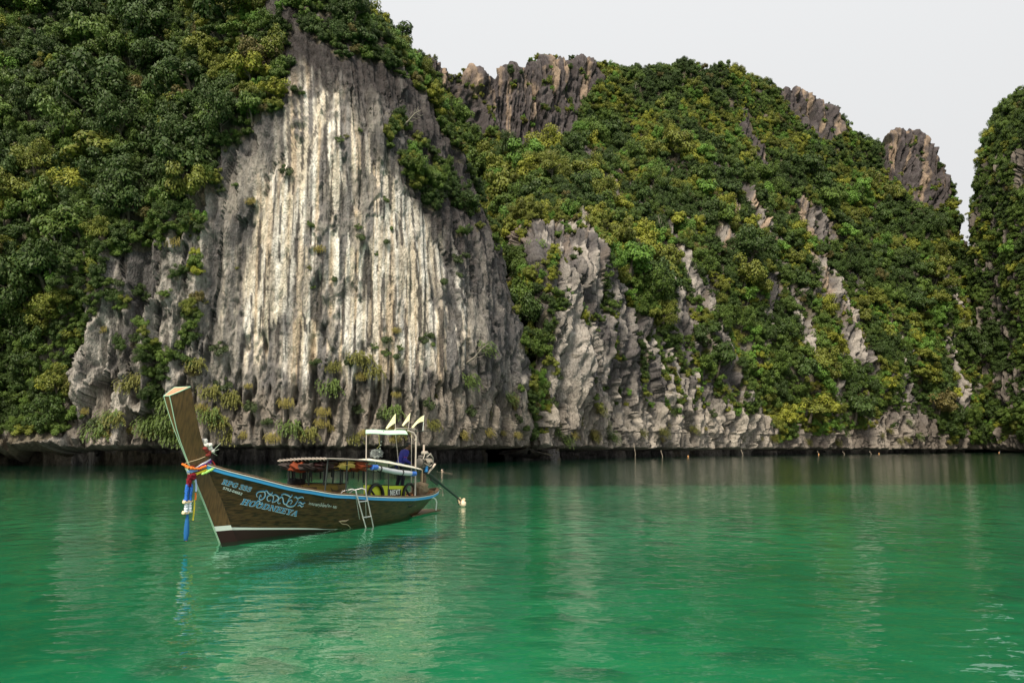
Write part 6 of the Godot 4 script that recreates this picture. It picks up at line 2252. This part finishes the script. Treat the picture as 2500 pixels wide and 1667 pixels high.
const C_GRID := [[Vector3(202.0, -5.0, -330.0), Vector3(171.5, -5.0, -285.0), Vector3(168.6, -5.0, -272.0), Vector3(169.3, -5.0, -262.0), Vector3(168.8, -5.0, -240.0), Vector3(165.6, -5.0, -205.0), Vector3(152.4, -5.0, -150.0)],
	[Vector3(202.0, 0.0, -330.0), Vector3(171.5, 0.0, -285.0), Vector3(168.6, 0.0, -272.0), Vector3(169.3, 0.0, -262.0), Vector3(168.8, 0.0, -240.0), Vector3(165.6, 0.0, -205.0), Vector3(152.4, 0.0, -150.0)],
	[Vector3(202.2, 2.2, -330.0), Vector3(171.7, 2.2, -285.0), Vector3(168.8, 2.2, -272.0), Vector3(169.4, 2.2, -262.0), Vector3(169.0, 2.2, -240.0), Vector3(165.7, 2.2, -205.0), Vector3(152.5, 2.2, -150.0)],
	[Vector3(203.5, 17.4, -330.0), Vector3(172.6, 15.4, -286.0), Vector3(170.2, 14.9, -273.0), Vector3(170.5, 14.4, -262.0), Vector3(170.0, 13.4, -240.0), Vector3(166.8, 11.8, -205.0), Vector3(153.5, 9.3, -150.0)],
	[Vector3(204.8, 43.6, -330.0), Vector3(174.9, 38.4, -288.0), Vector3(172.8, 36.8, -275.0), Vector3(173.0, 35.3, -263.0), Vector3(172.6, 32.5, -241.0), Vector3(169.3, 28.2, -206.0), Vector3(156.2, 21.3, -151.0)],
	[Vector3(206.1, 70.4, -330.0), Vector3(177.2, 62.1, -290.0), Vector3(175.5, 59.5, -277.0), Vector3(175.2, 56.8, -264.0), Vector3(175.1, 52.3, -242.0), Vector3(172.0, 45.1, -207.0), Vector3(158.9, 33.8, -152.0)],
	[Vector3(208.1, 95.8, -330.0), Vector3(179.9, 85.1, -292.0), Vector3(178.5, 81.4, -279.0), Vector3(178.3, 77.7, -266.0), Vector3(177.6, 71.2, -243.0), Vector3(174.5, 61.3, -208.0), Vector3(161.5, 45.8, -153.0)],
	[Vector3(212.6, 118.1, -330.0), Vector3(184.9, 105.5, -294.0), Vector3(182.6, 100.9, -281.0), Vector3(181.5, 96.4, -268.0), Vector3(180.6, 88.3, -245.0), Vector3(177.7, 76.0, -210.0), Vector3(165.0, 56.8, -155.0)],
	[Vector3(218.9, 138.8, -330.0), Vector3(191.9, 124.8, -296.0), Vector3(188.5, 119.4, -283.0), Vector3(186.5, 114.4, -271.0), Vector3(184.3, 104.9, -248.0), Vector3(181.7, 90.5, -213.0), Vector3(169.6, 67.8, -158.0)],
	[Vector3(224.4, 150.6, -330.0), Vector3(198.7, 135.6, -298.0), Vector3(195.5, 133.0, -286.0), Vector3(194.4, 132.5, -276.0), Vector3(192.3, 130.1, -252.0), Vector3(189.4, 124.5, -218.0), Vector3(181.2, 108.1, -164.0)],
	[Vector3(230.4, 146.6, -348.0), Vector3(204.7, 131.6, -316.0), Vector3(201.5, 129.0, -304.0), Vector3(200.4, 128.5, -294.0), Vector3(198.3, 126.1, -270.0), Vector3(195.4, 120.5, -236.0), Vector3(187.2, 104.1, -182.0)]]
var rock_a := {
	"rock": PackedVector2Array([Vector2(-40.3, 75.6), Vector2(-34.2, 62.2), Vector2(-31.4, 51.4), Vector2(-36.0, 45.3), Vector2(-39.1, 40.6), Vector2(-39.8, 35.3), Vector2(-44.2, 30.7), Vector2(-49.2, 28.3), Vector2(-55.1, 26.0), Vector2(-55.0, 19.4), Vector2(-55.5, 9.5), Vector2(-55.4, 3.8), Vector2(-56.3, 1.9), Vector2(-56.5, -0.6), Vector2(2.5, -1.5), Vector2(2.2, 14.3), Vector2(0.7, 26.6), Vector2(-2.4, 37.8), Vector2(-6.7, 47.0), Vector2(-10.9, 54.2), Vector2(-17.2, 62.8), Vector2(-21.7, 62.7), Vector2(-25.9, 64.8), Vector2(-30.8, 69.1), Vector2(-34.4, 74.4)]),
	"bushA": PackedVector2Array([Vector2(-18.3, 46.0), Vector2(-15.6, 49.8), Vector2(-12.6, 44.5), Vector2(-8.2, 43.8), Vector2(-4.5, 35.7), Vector2(-7.8, 33.1), Vector2(-11.6, 36.3), Vector2(-15.5, 41.5)]),
	"bushB": PackedVector2Array([Vector2(-35.5, 73.4), Vector2(-30.7, 68.1), Vector2(-24.2, 64.4), Vector2(-18.3, 61.2), Vector2(-17.4, 57.7), Vector2(-21.6, 57.6), Vector2(-27.1, 60.8), Vector2(-31.1, 63.4)]),
}
var rock_b := {
	"P1": PackedVector2Array([Vector2(3.4, 46.4), Vector2(2.6, 35.6), Vector2(5.6, 25.4), Vector2(5.9, 15.3), Vector2(3.4, 7.7), Vector2(3.3, -0.4), Vector2(66.9, -1.4), Vector2(66.3, 11.6), Vector2(55.5, 10.2), Vector2(45.5, 14.7), Vector2(36.2, 19.7), Vector2(31.6, 29.8), Vector2(23.4, 32.3), Vector2(18.5, 41.4), Vector2(14.9, 48.2), Vector2(8.9, 51.6)]),
	"P2": PackedVector2Array([Vector2(-16.5, 117.8), Vector2(-1.4, 129.6), Vector2(27.2, 138.5), Vector2(32.6, 129.9), Vector2(23.2, 115.7), Vector2(19.5, 100.3), Vector2(9.3, 83.3), Vector2(-2.5, 91.3), Vector2(-8.9, 105.4)]),
	"P3": PackedVector2Array([Vector2(-30.8, 123.0), Vector2(-20.0, 117.4), Vector2(-12.7, 110.1), Vector2(-5.0, 95.7), Vector2(-11.2, 95.7), Vector2(-22.1, 110.3)]),
	"P4": PackedVector2Array([Vector2(57.7, 67.0), Vector2(65.1, 65.5), Vector2(63.8, 56.2), Vector2(57.7, 54.9)]),
	"P5": PackedVector2Array([Vector2(96.8, 88.9), Vector2(106.1, 84.0), Vector2(115.9, 71.1), Vector2(111.5, 68.1), Vector2(96.2, 73.3)]),
	"P6": PackedVector2Array([Vector2(86.1, 127.9), Vector2(88.9, 113.7), Vector2(94.0, 96.0), Vector2(85.2, 93.4), Vector2(82.1, 115.4)]),
	"P7": PackedVector2Array([Vector2(99.7, 140.1), Vector2(116.9, 148.1), Vector2(131.2, 138.6), Vector2(135.4, 126.4), Vector2(118.8, 120.6), Vector2(106.7, 127.3)]),
	"P8": PackedVector2Array([Vector2(158.3, 137.9), Vector2(179.0, 139.4), Vector2(182.1, 119.5), Vector2(179.8, 103.6), Vector2(156.0, 89.5), Vector2(151.3, 110.8)]),
	"P9": PackedVector2Array([Vector2(50.2, 48.8), Vector2(54.5, 46.4), Vector2(54.1, 26.7), Vector2(57.7, 11.3), Vector2(48.6, 20.9)]),
	"P10": PackedVector2Array([Vector2(66.1, 5.1), Vector2(78.2, 6.0), Vector2(97.7, 6.8), Vector2(116.5, 10.8), Vector2(130.3, 12.4), Vector2(139.1, 6.0), Vector2(145.4, 2.8), Vector2(202.2, 2.0), Vector2(201.6, -4.4), Vector2(65.5, -1.9)]),
	"P11": PackedVector2Array([Vector2(72.3, 55.4), Vector2(77.1, 48.4), Vector2(71.1, 31.0), Vector2(67.3, 38.8)]),
	"P12": PackedVector2Array([Vector2(39.7, 42.6), Vector2(42.4, 37.2), Vector2(42.3, 20.3), Vector2(37.8, 23.8)]),
	"P13": PackedVector2Array([Vector2(94.9, 51.3), Vector2(99.6, 46.4), Vector2(94.0, 40.1), Vector2(91.2, 45.2)]),
	"P14": PackedVector2Array([Vector2(119.3, 22.5), Vector2(128.3, 21.6), Vector2(128.6, 13.7), Vector2(118.9, 13.4)]),
}
